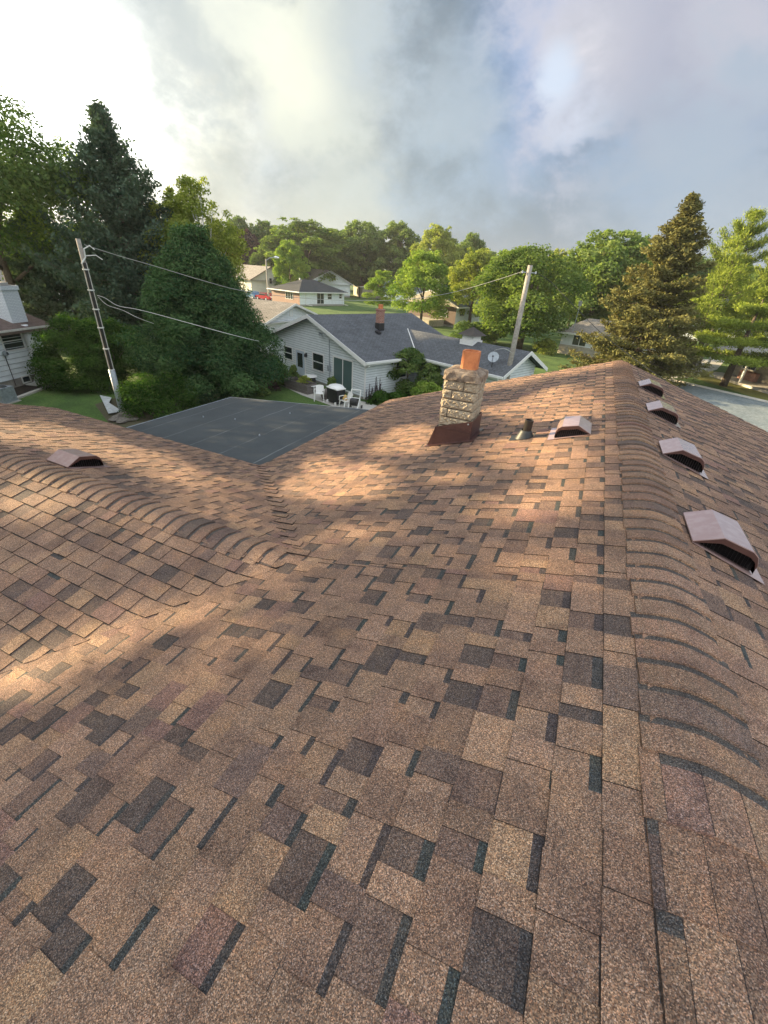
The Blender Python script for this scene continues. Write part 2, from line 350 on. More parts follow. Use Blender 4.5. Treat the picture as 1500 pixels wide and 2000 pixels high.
def empty(name, loc=(0, 0, 0), rz_=0.):
    o = bpy.data.objects.new(name, None); COL.objects.link(o); o.location = tuple(map(float, loc)); o.rotation_euler = (0, 0, rz_); o.empty_display_size = .3; return o
def bevel(o, w=.01, seg=2):
    m = o.modifiers.new('bevel', 'BEVEL'); m.width = w; m.segments = seg; m.limit_method = 'ANGLE'; return o
# ------------------------------------------------------------------ OUR ROOF
XR, ZR, S = 0.66, 5.787, 1/3.
YE, YB = 9.82, -6.0                 # gable ends of the main roof
XE, XE2 = -4.31, 5.63               # eaves
YW, ZW, XW = 2.05, 5.05, -9.65      # wing ridge, its height, its far gable end
SN = .285; YWE, YWB = YW+2.78, YW-3.23         # wing eaves
def sabs(a, r): return math.sqrt(a*a+r*r)
def zmain(x): return ZR-S*sabs(x-XR, .075)
def zwing(y): return ZW-(S if y > YW else SN+(S-SN)*max(0., 1-(YW-y)/.1))*sabs(y-YW, .05)
def zroof(x, y):
    a = zmain(x); b = zwing(y); k = .045
    if x > XE-1e-6+.0:
        w = 1. if x < -1.0 else max(0., 1-(x+1.0)/.5)
        m = .5*(a+b)+.5*math.sqrt((a-b)**2+k*k) if w > 0 else a
        return m*w+a*(1-w) if x > -1.2 else m
    return b
PAL = [((.280, .194, .144), .37), ((.238, .164, .124), .32), ((.320, .220, .152), .12), ((.172, .128, .110), .07), ((.220, .146, .124), .05), ((.124, .098, .090), .03)]
DARKP = ((.140, .108, .094), (.170, .122, .102), (.112, .092, .084), (.19, .138, .114))
PC = [p[0] for p in PAL]; PW = [p[1] for p in PAL]
def tabcol(r, dark=0.):
    c = r.choices(PC, PW)[0]; j = r.uniform(.90, 1.10); return (c[0]*j, c[1]*j*r.uniform(.98, 1.02), c[2]*j)
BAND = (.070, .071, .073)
def clip(poly, a, b, c):            # keep a*x+b*y<=c
    out = []
    for i in range(len(poly)):
        p, q = poly[i], poly[(i+1) % len(poly)]; dp = a*p[0]+b*p[1]-c; dq = a*q[0]+b*q[1]-c
        if dp <= 0: out.append(p)
        if (dp < 0 < dq) or (dq < 0 < dp):
            t_ = dp/(dp-dq); out.append((p[0]+t_*(q[0]-p[0]), p[1]+t_*(q[1]-p[1])))
    return out
def patch(mb, poly, hf, col, clips, fine):
    """one exposed piece of shingle, in plan; hf gives its thickness above the deck"""
    for c in clips:
        poly = clip(poly, *c)
        if len(poly) < 3: return
    polys = [poly]
    if fine:
        xs = [p[0] for p in poly]; ys = [p[1] for p in poly]
        for ax, lo, hi in ((0, min(xs), max(xs)), (1, min(ys), max(ys))):
            n = max(1, int((hi-lo)/.06))
            for k in range(1, n):
                cut = lo+(hi-lo)*k/n; new = []
                for P in polys:
                    e = (1, 0) if ax == 0 else (0, 1)
                    A = clip(P, e[0], e[1], cut); B = clip(P, -e[0], -e[1], -cut)
                    if len(A) > 2: new.append(A)
                    if len(B) > 2: new.append(B)
                polys = new
    for P in polys:
        top = [(x, y, zroof(x, y)+hf(x, y)) for x, y in P]
        ar = sum(top[i][0]*top[(i+1) % len(top)][1]-top[(i+1) % len(top)][0]*top[i][1] for i in range(len(top)))
        if ar < 0: top = top[::-1]
        mb.face(top, col)
        for i in range(len(top)):
            p, q = top[i], top[(i+1) % len(top)]
            mb.face([(p[0], p[1], p[2]-.013), (q[0], q[1], q[2]-.013), q, p], (.035, .030, .028))
EXPO = .143*math.cos(math.atan(S))
def lay(mb, horiz, sgn, ridge, n, a0, a1, clips, fine_fn, seed, start=.0, pband=.85, th=1.):
    """courses of laminated shingles on one slope. horiz: 'Y' courses run along Y and fall along X, else the other way"""
    r = random.Random(seed)
    P = (lambda a, s: (ridge+sgn*s, a)) if horiz == 'Y' else (lambda a, s: (a, ridge+sgn*s))
    for k in range(n):
        s0 = start+k*EXPO; s1 = s0+EXPO
        wav = r.uniform(-.003, .003)
        def hf(lo, hi, s0=s0, s1=s1):
            def f(x, y):
                s = (x-ridge)*sgn if horiz == 'Y' else (y-ridge)*sgn
                q = min(1., max(0., (s-s0)/(s1-s0))); return lo+(hi-lo)*q
            return f
        low, top = hf(.001, .0085*th), hf(.0045, .0135*th)
        a = a0-r.uniform(0, .3); prev = 1.
        while a < a1:
            w = r.choice((.08, .10, .12, .14, .16, .20)); b = a+w
            gapw = r.choice((.06, .08, .10, .12, .14, .17)) if r.random() < .86 else 0.
            c = tabcol(r)
            if c[0] < .2 and prev < .2: c = tabcol(r)
            if c[0] < .2 and prev < .2: c = (PC[0][0]*r.uniform(.9, 1.05), PC[0][1]*.97, PC[0][2]*.97)
            fine = fine_fn(P((a+b)/2, (s0+s1)/2))
            sa, sb = s0-.004, s1+r.uniform(-.002, .003)
            def quad(p, q, u, v): return [P(p, u), P(q, u), P(q, v), P(p, v)]
            patch(mb, quad(a, b, sa, sb), top, c, clips, fine)
            if gapw > 0:                       # the gap: lower ply, its dark shadow band next to the butt above
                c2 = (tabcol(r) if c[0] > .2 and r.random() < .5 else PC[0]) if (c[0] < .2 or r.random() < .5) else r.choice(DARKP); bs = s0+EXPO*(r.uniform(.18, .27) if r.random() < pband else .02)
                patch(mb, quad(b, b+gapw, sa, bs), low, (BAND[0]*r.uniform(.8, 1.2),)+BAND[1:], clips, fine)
                patch(mb, quad(b, b+gapw, bs, s1), low, c2, clips, fine)
            prev = c2[0] if gapw > 0 else c[0]; a = b+gapw
our = empty('house', (0, 0, 0)); tag(our, 'house under the camera with brown laminated shingle roof, long ridge and left wing', 'house')
main_near = lambda p: (abs((XR-p[0])*S+(ZW-ZR)-(abs(p[1]-YW)*(S if p[1] > YW else SN))) < .14 and p[0] < -1.0) or abs(p[0]-XR) < .30 or (abs(p[1]-YW) < .3 and p[0] < -.9)
mb = MB()
DV = (ZR-ZW)/S                      # plan distance main ridge -> start of the valleys
XP = XR-DV                          # where the wing ridge dies into the main slope
# keep the main slope out of the wing: split in three strips in Y
NCL = int((XR-XE)/EXPO)+1
for (y0, y1, seed, cl) in ((YW, YE, 11, [(-1., -1., -(XP+YW)+.02)]), (YB, YW, 12, [(-1., SN/S, -(XP-YW*SN/S)+.02)])):
    lay(mb, 'Y', -1, XR, NCL, y0-.3, y1+.3, [(0, -1., -y0), (0, 1., y1), (-1., 0, -XE)]+cl, main_near, seed, 0.)
lay(mb, 'Y', 1, XR, int((XE2-XR)/EXPO)+1, YB, YE, [(0, 1., YE), (1., 0, XE2)], main_near, 13, 0.)
mb.build('roof', 'shingle', our)
mbw = MB()
wing_near = main_near
lay(mbw, 'X', 1, YW, int((YWE-YW)/EXPO)+1, XW, XP+3, [(0, 1., YWE), (-1., 0, -XW), (1., 1., XP+YW+.0)], wing_near, 21, 0.)
lay(mbw, 'X', -1, YW, int((YW-YWB)/EXPO)+1, XW, XP+3, [(0, -1., -YWB), (-1., 0, -XW), (1., -SN/S, XP-YW*SN/S)], wing_near, 22, 0., .12, 1.25)
mbw.build('roof', 'shingle', our)
# stepped cut ends of the closed valley, lying on the main slope
mv = MB(); r = random.Random(5)
for k in range(20):
    s = .12+k*EXPO; x = XP-s+.03; y = YW+s
    if x < XE+.05: break
    c = tabcol(r); w = r.uniform(.06, .12)
    patch(mv, [(x-.10, y-.055), (x+w, y-.05), (x+w-.02, y+.03), (x-.10, y+.02)], lambda a, b: .014, c, [(-1., 0, -XE)], False)
mv.build('valley_shingles', 'shingle', our)
# ridge caps: bent pieces overlapping along the ridge
def caps(mb, along, c0, c1, pos, zf, half, step, seed, lift=.010, thick=.014, flip=1):
    r = random.Random(seed); n = int(abs(c1-c0)/step); sg = 1 if c1 > c0 else -1
    for k in range(n):
        a = c0+sg*k*step; b = a+sg*(step+.012); c = tabcol(r); hw = half*r.uniform(.95, 1.04); off = r.uniform(-.010, .010); lj = r.uniform(-.003, .005)
        K = 14
        def row(t_, l):
            out = []
            for i in range(K+1):
                w = -hw+2*hw*i/K+off; e = 1-.25*(abs(i-K/2)/(K/2))**6
                z = zf(w)+l*e; out.append((pos+w, t_, z) if along == 'Y' else (t_, pos+w, z))
            return out
        band = a+(b-a)*r.uniform(.20, .30)
        l0, l1, lb = lift+lj*.3, lift+thick+lj, lift+thick*.28+lj*.4
        r0, rb, r1 = row(a, l0), row(band, lb), row(b, l1); rd = row(b, l1-thick*1.1-.004)
        blk = [tabcol(r) if step > .2 else c for _ in range(4)]; ofs = r.randint(0, 3); on = [step < .2 or r.random() < .45 for _ in range(4)]
        for i in range(K):
            bi = min(3, (i+ofs)//4); c = blk[bi]
            if step > .2 and i and (i+ofs) % 4 == 0:
                mb.face([r0[i], rb[i], (rb[i][0]+.0018, rb[i][1], rb[i][2]+.001), (r0[i][0]+.0018, r0[i][1], r0[i][2]+.001)], (.06, .05, .047)); mb.face([rb[i], r1[i], (r1[i][0]+.0018, r1[i][1], r1[i][2]+.001), (rb[i][0]+.0018, rb[i][1], rb[i][2]+.001)], (.06, .05, .047))
            cc = (c[0]*r.uniform(.97, 1.03), c[1], c[2])
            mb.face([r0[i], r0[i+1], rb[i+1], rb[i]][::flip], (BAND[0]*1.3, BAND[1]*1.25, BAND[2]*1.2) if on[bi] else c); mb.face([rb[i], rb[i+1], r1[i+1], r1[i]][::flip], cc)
            mb.face([r1[i], r1[i+1], rd[i+1], rd[i]][::flip], (c[0]*1.1, c[1]*1.1, c[2]*1.1))
        for i in (0, K):                       # side edges of the piece
            q = [r0[i], rb[i], r1[i]]; d = [(p[0], p[1], p[2]-lift-thick-.004) for p in q]
            for j in range(2): mb.face([q[j], q[j+1], d[j+1], d[j]], (c[0]*.7, c[1]*.7, c[2]*.7))
mc = MB()
caps(mc, 'Y', YE+.02, 1.02, XR, lambda w: ZR-S*sabs(w, .07), .165, .139, 31)
mc.build('ridge_cap', 'shingle', our)
mc = MB()
caps(mc, 'Y', 1.08, -5.0, XR, lambda w: ZR-S*sabs(w, .07), .17, .21, 32, .012, .008)
mc.build('ridge_cap', 'shingle', our)
mc = MB()
def zcapw(w): return ZW-(S if w > 0 else SN)*sabs(w, .05)
caps(mc, 'X', XW, XP+.22, YW, zcapw, .16, .139, 33, .013, .013, 1)
mc.build('ridge_cap', 'shingle', our)
# deck, fascia, walls under it
md = MB(); zE = ZR-S*(XR-XE)
def slab(mb, pts, th=.10):
    lo = [(p[0], p[1], p[2]-th) for p in pts]; mb.face(pts); mb.face(lo[::-1]); n = len(pts)
    for i in range(n): mb.face([pts[i], lo[i], lo[(i+1) % n], pts[(i+1) % n]])
dz = .055
slab(md, [(XR, YB, ZR-dz), (XR, YE-.03, ZR-dz), (XE+.03, YE-.03, zE+.01-dz), (XE+.03, YWE, zE-dz+.01), (XP, YW, ZW-dz), (XE+.03, YWB, zE-dz+.01), (XE+.03, YB, zE-dz+.01)])
slab(md, [(XR, YE-.03, ZR-dz), (XR, YB, ZR-dz), (XE2-.03, YB, zE+.01-dz), (XE2-.03, YE-.03, zE+.01-dz)])
slab(md, [(XW+.03, YW, ZW-dz), (XP, YW, ZW-dz), (XE, YWE-.03, zE-dz+.01), (XW+.03, YWE-.03, zE-dz+.01)])
slab(md, [(XP, YW, ZW-dz), (XW+.03, YW, ZW-dz), (XW+.03, YWB+.03, zE-dz+.01), (XE, YWB+.03, zE-dz+.01)])
md.build('roof_deck', 'siding_brown', our)
mw_ = MB(); zw = zE-.12
mw_.box(XE+.45, XE2-.45, YB+.3, YE-.4, 0, zw-.02); mw_.box(XW+.35, XE+.45, YWB+.45, YWE-.45, 0, zw-.03)
for sx in (YB+.3, YE-.4):
    mw_.prism([(XE+.45, sx-.0, zw-.02), (XE2-.45, sx, zw-.02), (XR, sx, ZR-.32)], (0, .12 if sx < 0 else -.12, 0))
mw_.prism([(XW+.35, YWB+.45, zw-.03), (XW+.35, YWE-.45, zw-.03), (XW+.35, YW, ZW-.32)], (.12, 0, 0))
mw_.build('wall', 'stucco_tan', our)
mf = MB()
for (x, a, b) in ((XE2+.0, YB, YE), (XE-.0, YWE+.03, YE), (XE, YB, YWB-.03)): mf = MB(); mf.box(x-.02, x+.02, a, b, zE-.19, zE-.02); mf.build('fascia', 'siding_brown', our)
for y in (YWE, YWB): mf = MB(); mf.box(XW, XE-.1, y-.02, y+.02, zE-.19, zE-.02); mf.build('fascia', 'siding_brown', our)
# metal drip edge along the far gable
md = MB()
for sg, x1 in ((-1, XE), (1, XE2)):
    p = [(XR, YE+.005, ZR-.005), (x1, YE+.005, zE-.004)]
    md.face([p[0], p[1], (p[1][0], p[1][1], p[1][2]-.05), (p[0][0], p[0][1], p[0][2]-.05)])
    md.face([p[0], (XR, YE+.025, ZR-.006), (x1, YE+.025, zE-.005), p[1]])
md.build('drip_edge', 'brown_metal', our)
# low porch roof in the corner of the wings
def zflat(x): return 4.06+.10*(x+4.4)
mp_ = MB(); XF, YF = -8.85, 8.95
slab(mp_, [(XF, YWE-.25, zflat(XF)), (XE+.25, YWE-.25, zflat(XE+.25)), (XE+.25, YF, zflat(XE+.25)), (XF, YF, zflat(XF))], .12)
mp_.build('flat_roof', 'rolled_roof', our)
mp_ = MB()
mp_.box(XF-.012, XF+.0, YWE, YF, zflat(XF)-.09, zflat(XF)+.012)
mp_.prism([(XF, YF+.001, zflat(XF)-.09), (XE+.2, YF+.001, zflat(XE+.2)-.09), (XE+.2, YF+.001, zflat(XE+.2)+.006), (XF, YF+.001, zflat(XF)+.006)], (0, .012, 0))
mp_.build('drip_edge', 'galv', our)
for x in (XF+.2, -6.6, XE+.1): mp_ = MB(); mp_.box(x-.05, x+.05, YF-.4, YF-.3, 0, zflat(x)-.125); mp_.build('post', 'trim', our)
for (x, y) in ((-7.0, 7.1), (-5.6, 6.3), (-6.1, 8.0), (-7.9, 7.0)):
    mp_ = MB(); mp_.tube([(x, y, zflat(x)), (x, y, zflat(x)+.03)], [.018, .012], 8); mp_.build('nail_cap', 'galv', our)
# roof vents (hooded, open louvred ends)
def vent(y0, up, dn, width, slope_side, name='roof_vent'):
    """slope_side +1: right slope. up/dn: plan X of the upslope and downslope ends; the louvred face looks to -Y"""
    z = lambda x: ZR-S*abs(x-XR)
    ax = empty('roof_vent'); ax.parent = our
    L = dn-up
    prof = [(up, .008), (up+.40*L, .118), (up+.86*L, .128), (up+.95*L, .112), (up+1.0*L, .070), (up+1.0*L, .012)]
    P = [(x, z(x)+h+.008) for x, h in prof]
    y1 = y0+width; m = MB(); th = .006
    for i in range(len(P)-1):          # sheet-metal hood as a bent strip
        a, b = P[i], P[i+1]; m.prism([(a[0], y0-.012, a[1]), (b[0], y0-.012, b[1]), (b[0], y1+.012, b[1]), (a[0], y1+.012, a[1])][::(1 if L > 0 else -1)], (0, 0, th))
    hood = m.build('hood', 'brown_metal_skylit', ax)
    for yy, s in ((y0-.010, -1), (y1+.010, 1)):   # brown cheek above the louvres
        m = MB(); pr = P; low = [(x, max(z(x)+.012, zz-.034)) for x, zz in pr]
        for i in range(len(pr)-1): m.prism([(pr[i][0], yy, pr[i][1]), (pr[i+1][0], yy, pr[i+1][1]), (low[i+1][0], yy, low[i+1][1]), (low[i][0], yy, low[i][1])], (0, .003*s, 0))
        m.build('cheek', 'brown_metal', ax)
    m = MB(); pts = [(x, y0+.03, zz-.004) for x, zz in P]+[(up+L*1.0, y0+.03, z(dn)+.004), (up, y0+.03, z(up)+.004)]
    m.prism(pts, (0, width-.06, 0)); m.build('screen', 'louver', ax)
    m = MB(); n = 15
    for k in range(1, n):
        x = up+L*(.12+.85*k/n); f = (x-up)/L
        top = np.interp(f, [0, .40, .86, 1.0], [.008, .118, .128, .07])-.02
        m.face([(x-.003, y0-.004, z(x)+.01), (x+.007, y0+.022, z(x)+.01), (x+.007, y0+.022, z(x)+top), (x-.003, y0-.004, z(x)+top)])
    m.build('louver', 'louver_fin', ax)
    m = MB(); e = .05*(1 if L > 0 else -1)
    m.prism([(up, y0-.015, z(up)+.011), (dn+e*1.2, y0-.05, z(dn+e*1.2)+.013), (dn+e*1.2, y1+.02, z(dn+e*1.2)+.013), (up, y1+.015, z(up)+.011)], (0, 0, .003)); m.build('flange', 'brown_metal_skylit', ax)
    return ax
vent(4.70, .26, -.08, .40, -1)
for y in (2.66, 4.28, 5.92, 7.50): vent(y, .86, 1.20, .36, 1)
# vent on the far slope of the wing: same part, turned
def vent_wing(x0, width, y_up, y_dn):
    z = lambda y: ZW-S*abs(y-YW); ax = empty('roof_vent'); ax.parent = our; L = y_dn-y_up; x1 = x0+width
    prof = [(y_up, .008), (y_up+.40*L, .125), (y_up+.86*L, .135), (y_up+.96*L, .112), (y_up+L, .07), (y_up+L, .012)]
    P = [(y, z(y)+h+.008) for y, h in prof]
    m = MB()
    for i in range(len(P)-1):
        a, b = P[i], P[i+1]; m.prism([(x0-.01, a[0], a[1]), (x1+.01, a[0], a[1]), (x1+.01, b[0], b[1]), (x0-.01, b[0], b[1])], (0, 0, .006))
    m.build('hood', 'brown_metal_skylit', ax)
    for xx, s in ((x0-.009, -1), (x1+.009, 1)):
        m = MB(); low = [(y, max(z(y)+.012, zz-.034)) for y, zz in P]
        for i in range(len(P)-1): m.prism([(xx, P[i][0], P[i][1]), (xx, P[i+1][0], P[i+1][1]), (xx, low[i+1][0], low[i+1][1]), (xx, low[i][0], low[i][1])], (.003*s, 0, 0))
        m.build('cheek', 'brown_metal', ax)
    m = MB(); m.prism([(x0+.03, y, zz-.004) for y, zz in P]+[(x0+.03, y_dn, z(y_dn)+.004), (x0+.03, y_up, z(y_up)+.004)], (width-.06, 0, 0)); m.build('screen', 'louver', ax)
    for xx, s in ((x0, 1), (x1, -1)):
        m = MB()
        for k in range(1, 14):
            f = .12+.85*k/14; y = y_up+L*f; top = np.interp(f, [0, .4, .86, 1], [.008, .125, .135, .07])-.02
            m.face([(xx-.004*s, y-.003, z(y)+.01), (xx+.022*s, y+.007, z(y)+.01), (xx+.022*s, y+.007, z(y)+top), (xx-.004*s, y-.003, z(y)+top)])
        m.build('louver', 'louver_fin', ax)
    m = MB(); m.prism([(x0-.05, y_up, z(y_up)+.011), (x1+.05, y_up, z(y_up)+.011), (x1+.05, y_dn+.06, z(y_dn+.06)+.011), (x0-.05, y_dn+.06, z(y_dn+.06)+.011)], (0, 0, .003)); m.build('flange', 'brown_metal_skylit', ax)
vent_wing(-4.98, .34, 2.24, 2.60)
# plumbing pipe in its boot
zz = lambda x: ZR-S*abs(x-XR)
px_, py_ = -.385, 4.87
ax = empty('vent_pipe'); ax.parent = our
m = MB(); m.tube([(px_, py_, zz(px_)-.02), (px_, py_, zz(px_)+.215)], .047, 20, cap=False); m.tube([(px_, py_, zz(px_)+.215), (px_, py_, zz(px_)+.02)], .038, 20, cap=False)
i0 = len(m.v)-40
m.lathe([(.047, .215), (.038, .215)], 20, (px_, py_, zz(px_))); m.build('pipe', 'pipe_black', ax, True)
m = MB(); m.lathe([(.038, .02), (.001, .02)], 16, (px_, py_, zz(px_))); m.build('pipe_inside', 'inside_black', ax)
m = MB(); rows = []
for k, (rr, hh) in enumerate(((.088, .002), (.082, .018), (.070, .045), (.058, .07), (.052, .085), (.048, .085))):
    for j in range(24):
        a_ = 2*math.pi*j/24; x = px_-.02*(rr/.115)+rr*1.15*math.cos(a_); y = py_+rr*math.sin(a_)
        m.v.append((x, y, zz(x)*(1-k/5)+zz(px_)*(k/5)+hh+.008))
for k in range(5):
    for j in range(24): m.f.append((k*24+j, k*24+(j+1) % 24, (k+1)*24+(j+1) % 24, (k+1)*24+j)); m.c.append((1, 1, 1)); m.uv.append(None)
m.build('boot', 'lead_boot', ax, True)
m = MB(); m.prism([(px_-.17, py_-.09, zz(px_-.17)+.010), (px_-.02, py_-.09, zz(px_-.02)+.010), (px_-.02, py_+.12, zz(px_-.02)+.010), (px_-.17, py_+.12, zz(px_-.17)+.010)], (0, 0, .003)); m.build('flange', 'lead_boot', ax)
# stone chimney
ch = empty('chimney'); ch.parent = our
cx0, cx1, cy0, cy1, ctop = -1.475, -1.075, 5.0, 5.44, 5.925
m = MB(); m.box(cx0+.012, cx1-.012, cy0+.012, cy1-.012, 4.6, ctop); m.build('core', 'mortar', ch)
def rockface(mb, org, du, dv, nrm, w, h, r):
    nu, nv = max(3, int(w/.016)), max(3, int(h/.016)); grid = []
    ph = [r.uniform(0, 9) for _ in range(6)]
    for j in range(nv+1):
        row = []
        for i in range(nu+1):
            u, v = i/nu, j/nv; e = min(u, 1-u)*w/.013; e2 = min(v, 1-v)*h/.013; e = min(1, e, e2)
            b = .009+.004*math.sin(u*w*55+ph[0]+2*math.sin(v*h*60+ph[1]))+.005*math.sin(v*h*130+ph[2]+u*40)+.007*r.uniform(-1, 1)
            d = .003+b*e**.6 if e > 0 else .002
            row.append(np.array(org)+np.array(du)*u*w+np.array(dv)*v*h+np.array(nrm)*d)
        grid.append(row)
    for j in range(nv):
        for i in range(nu): mb.face([grid[j][i], grid[j][i+1], grid[j+1][i+1], grid[j+1][i]])
    for i in range(nu):
        for gg in (0, nv):
            a, b = grid[gg][i], grid[gg][i+1]; mb.face([a, b, b-np.array(nrm)*.02, a-np.array(nrm)*.02])
    for j in range(nv):
        for gg in (0, nu):
            a, b = grid[j][gg], grid[j+1][gg]; mb.face([a, b, b-np.array(nrm)*.02, a-np.array(nrm)*.02])
m = MB(); r = random.Random(3); hrow = .113
for k in range(9):
    z1 = ctop-.012-k*hrow; z0 = z1-hrow+.011
    for (org, du, nrm, w) in (((cx0, cy0, z0), (1, 0, 0), (0, -1, 0), cx1-cx0), ((cx1, cy0, z0), (0, 1, 0), (1, 0, 0), cy1-cy0), ((cx0, cy1, z0), (0, -1, 0), (-1, 0, 0), cy1-cy0), ((cx1, cy1, z0), (-1, 0, 0), (0, 1, 0), cx1-cx0)):
        sp = (.62, .28, .0, .22, .0, .3, 0, .4, 0)[k]; cuts = [0, sp*w, w] if sp else [0, w]
        for a, b in zip(cuts[:-1], cuts[1:]):
            rockface(m, np.array(org)+np.array(du)*(a+.004), du, (0, 0, 1), nrm, b-a-.010, z1-z0, r)
st_ = m.build('stonework', 'limestone', ch)
m = MB(); r = random.Random(9); e = .05
N = 10
def capgrid(z, ee, jit):
    pts = []
    per = [(-1, -1), (1, -1), (1, 1), (-1, 1)]
    for k in range(4):
        a, b = per[k], per[(k+1) % 4]
        for i in range(N):
            f = i/N; sx, sy = a[0]+(b[0]-a[0])*f, a[1]+(b[1]-a[1])*f
            q = (abs(sx)**8+abs(sy)**8)**(1/8)
            pts.append(((cx0+cx1)/2+sx/q*((cx1-cx0)/2+ee)+r.uniform(-jit, jit), (cy0+cy1)/2+sy/q*((cy1-cy0)/2+ee)+r.uniform(-jit, jit), z+r.uniform(-jit, jit)))
    return pts
rings = [capgrid(ctop+.0, .035, .003), capgrid(ctop+.018, .034, .006), capgrid(ctop+.078, .038, .007), capgrid(ctop+.094, .024, .005), capgrid(ctop+.118, -.05, .004), capgrid(ctop+.125, -.14, .003)]
for a, b in zip(rings[:-1], rings[1:]):
    for i in range(4*N): m.face([a[i], a[(i+1) % (4*N)], b[(i+1) % (4*N)], b[i]])
m.face(rings[0][::-1]); m.face(rings[-1]); m.build('cap', 'old_concrete', ch)
m = MB(); fx, fy, fr, fh = -1.245, 5.20, .098, .225
def octo(rr, z, ch_=.42):
    c = rr*ch_; return [(fx-rr+c, fy-rr, z), (fx+rr-c, fy-rr, z), (fx+rr, fy-rr+c, z), (fx+rr, fy+rr-c, z), (fx+rr-c, fy+rr, z), (fx-rr+c, fy+rr, z), (fx-rr, fy+rr-c, z), (fx-rr, fy-rr+c, z)]
seq = [octo(fr, ctop+.10), octo(fr, ctop+.10+fh), octo(fr*.8, ctop+.10+fh), octo(fr*.8, ctop+.13)]
for a, b in zip(seq[:-1], seq[1:]):
    for i in range(8): m.face([a[i], a[(i+1) % 8], b[(i+1) % 8], b[i]])
m.build('flue', 'clay_flue', ch); m = MB(); m.face(octo(fr*.8, ctop+.15)); m.build('flue_inside', 'inside_black', ch)
# flashing: bent brown sheet wrapped round the base, flared at the downslope corner
m = MB(); o_ = .030; zb = lambda x: zz(x)+.012
A = (cx0-o_, cy0-o_); B = (cx1+o_, cy0-o_); Cc = (cx1+o_, cy1+o_); Dd = (cx0-o_, cy1+o_)
ht = lambda x: 5.335+(x-cx0)*.33
def pan(p, q, flp=.0, flq=.0):
    m.prism([(p[0]-flp, p[1], zb(p[0]-flp)), (q[0]-flq, q[1], zb(q[0]-flq)), (q[0], q[1], ht(q[0])), (p[0], p[1], ht(p[0]))], (0, .004, 0) if p[1] == q[1] else (.004, 0, 0))
pan(A, B, .085, 0); pan(B, Cc); pan(Cc, Dd); pan(Dd, A)
m.face([(A[0]-.085, A[1], zb(A[0]-.085)), (A[0], A[1], ht(A[0])), (A[0], A[1]+.12, zb(A[0]))])
m.box(A[0]-.002, B[0]+.006, A[1]-.006, A[1], ht(A[0])-.0, ht(A[0])+.001)
m.prism([(A[0]-.10, A[1]-.055, zz(A[0]-.10)+.014), (B[0]+.05, B[1]-.055, zz(B[0]+.05)+.014), (B[0]+.05, Cc[1]+.06, zz(B[0]+.05)+.014), (A[0]-.10, Cc[1]+.06, zz(A[0]-.10)+.014)], (0, 0, .003))
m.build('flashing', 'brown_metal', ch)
m = MB()
for (x, z) in ((cx1-.02, 5.40), (cx0+.03, 5.23)): m.lathe([(.011, 0), (.009, .006), (0.001, .007)], 8, (0, 0, 0)); break
m.v = [(cx1-.015+v[0], cy0-o_-.001-v[2], ht(cx1)-.035+v[1]) for v in m.v]; m.build('rivet', 'galv', ch)
# ------------------------------------------------------------------ GROUND
def sheet(name, pts, z, mat, label=None):
    m = MB(); m.face([(p[0], p[1], z) for p in pts]); o = m.build(name, mat); o['kind'] = 'structure'; return o
m = MB(); m.face([(-900, -500, 0), (900, -500, 0), (900, 1500, 0), (-900, 1500, 0)]); o = m.build('ground', 'grass'); o['kind'] = 'structure'
def G(*pp): return [gz(x, y) for x, y in pp]
near_e = G((1465, 851), (1500, 868)); far_e = G((1290, 738), (1500, 787))
# street on the right
dn = (near_e[1]-near_e[0]); dn /= np.linalg.norm(dn); df = far_e[1]-far_e[0]; df /= np.linalg.norm(df)
street = [near_e[0]-dn*14, near_e[0]-dn*0, near_e[1]+dn*40, far_e[1]+df*46, far_e[1], far_e[0], far_e[0]-df*3-dn*1]
sheet('road', street, .004, 'asphalt')
def kerb(name, a, b, off, w, h=.12):
    d = (b-a)/np.linalg.norm(b-a); n_ = np.array([d[1], -d[0], 0])*off; q = np.array([d[1], -d[0], 0])*w
    m = MB(); m.prism([tuple(a+n_+[0, 0, 0]), tuple(b+n_), tuple(b+n_+q), tuple(a+n_+q)], (0, 0, h)); o = m.build(name, 'curb'); o['kind'] = 'structure'; return o
kerb('kerb', far_e[0]-df*1.0, far_e[1]+df*46, -.0, -.35, .10)
kerb('kerb', near_e[0]-dn*14, near_e[1]+dn*40, 0, .3, .12)
drive = G((1276, 741), (1346, 737), (1400, 722), (1420, 700), (1345, 703), (1310, 716)); sheet('driveway', drive, .008, 'concrete')
strip = G((1349, 736), (1500, 785), (1580, 800), (1580, 770), (1500, 762), (1400, 725)); sheet('verge', strip, .006, 'grass_dry')
sheet('lawn', G((1290, 738), (1308, 715), (1330, 690), (1260, 700), (1230, 740)), .006, 'grass')
# street far left with parked cars
sheet('far_road', G((470, 586), (545, 590), (560, 566), (440, 556)), .004, 'asphalt')
# dirt and dry grass at the pole
sheet('dirt_patch', G((185, 790), (232, 775), (300, 800), (300, 840), (215, 830)), .005, 'dirt')
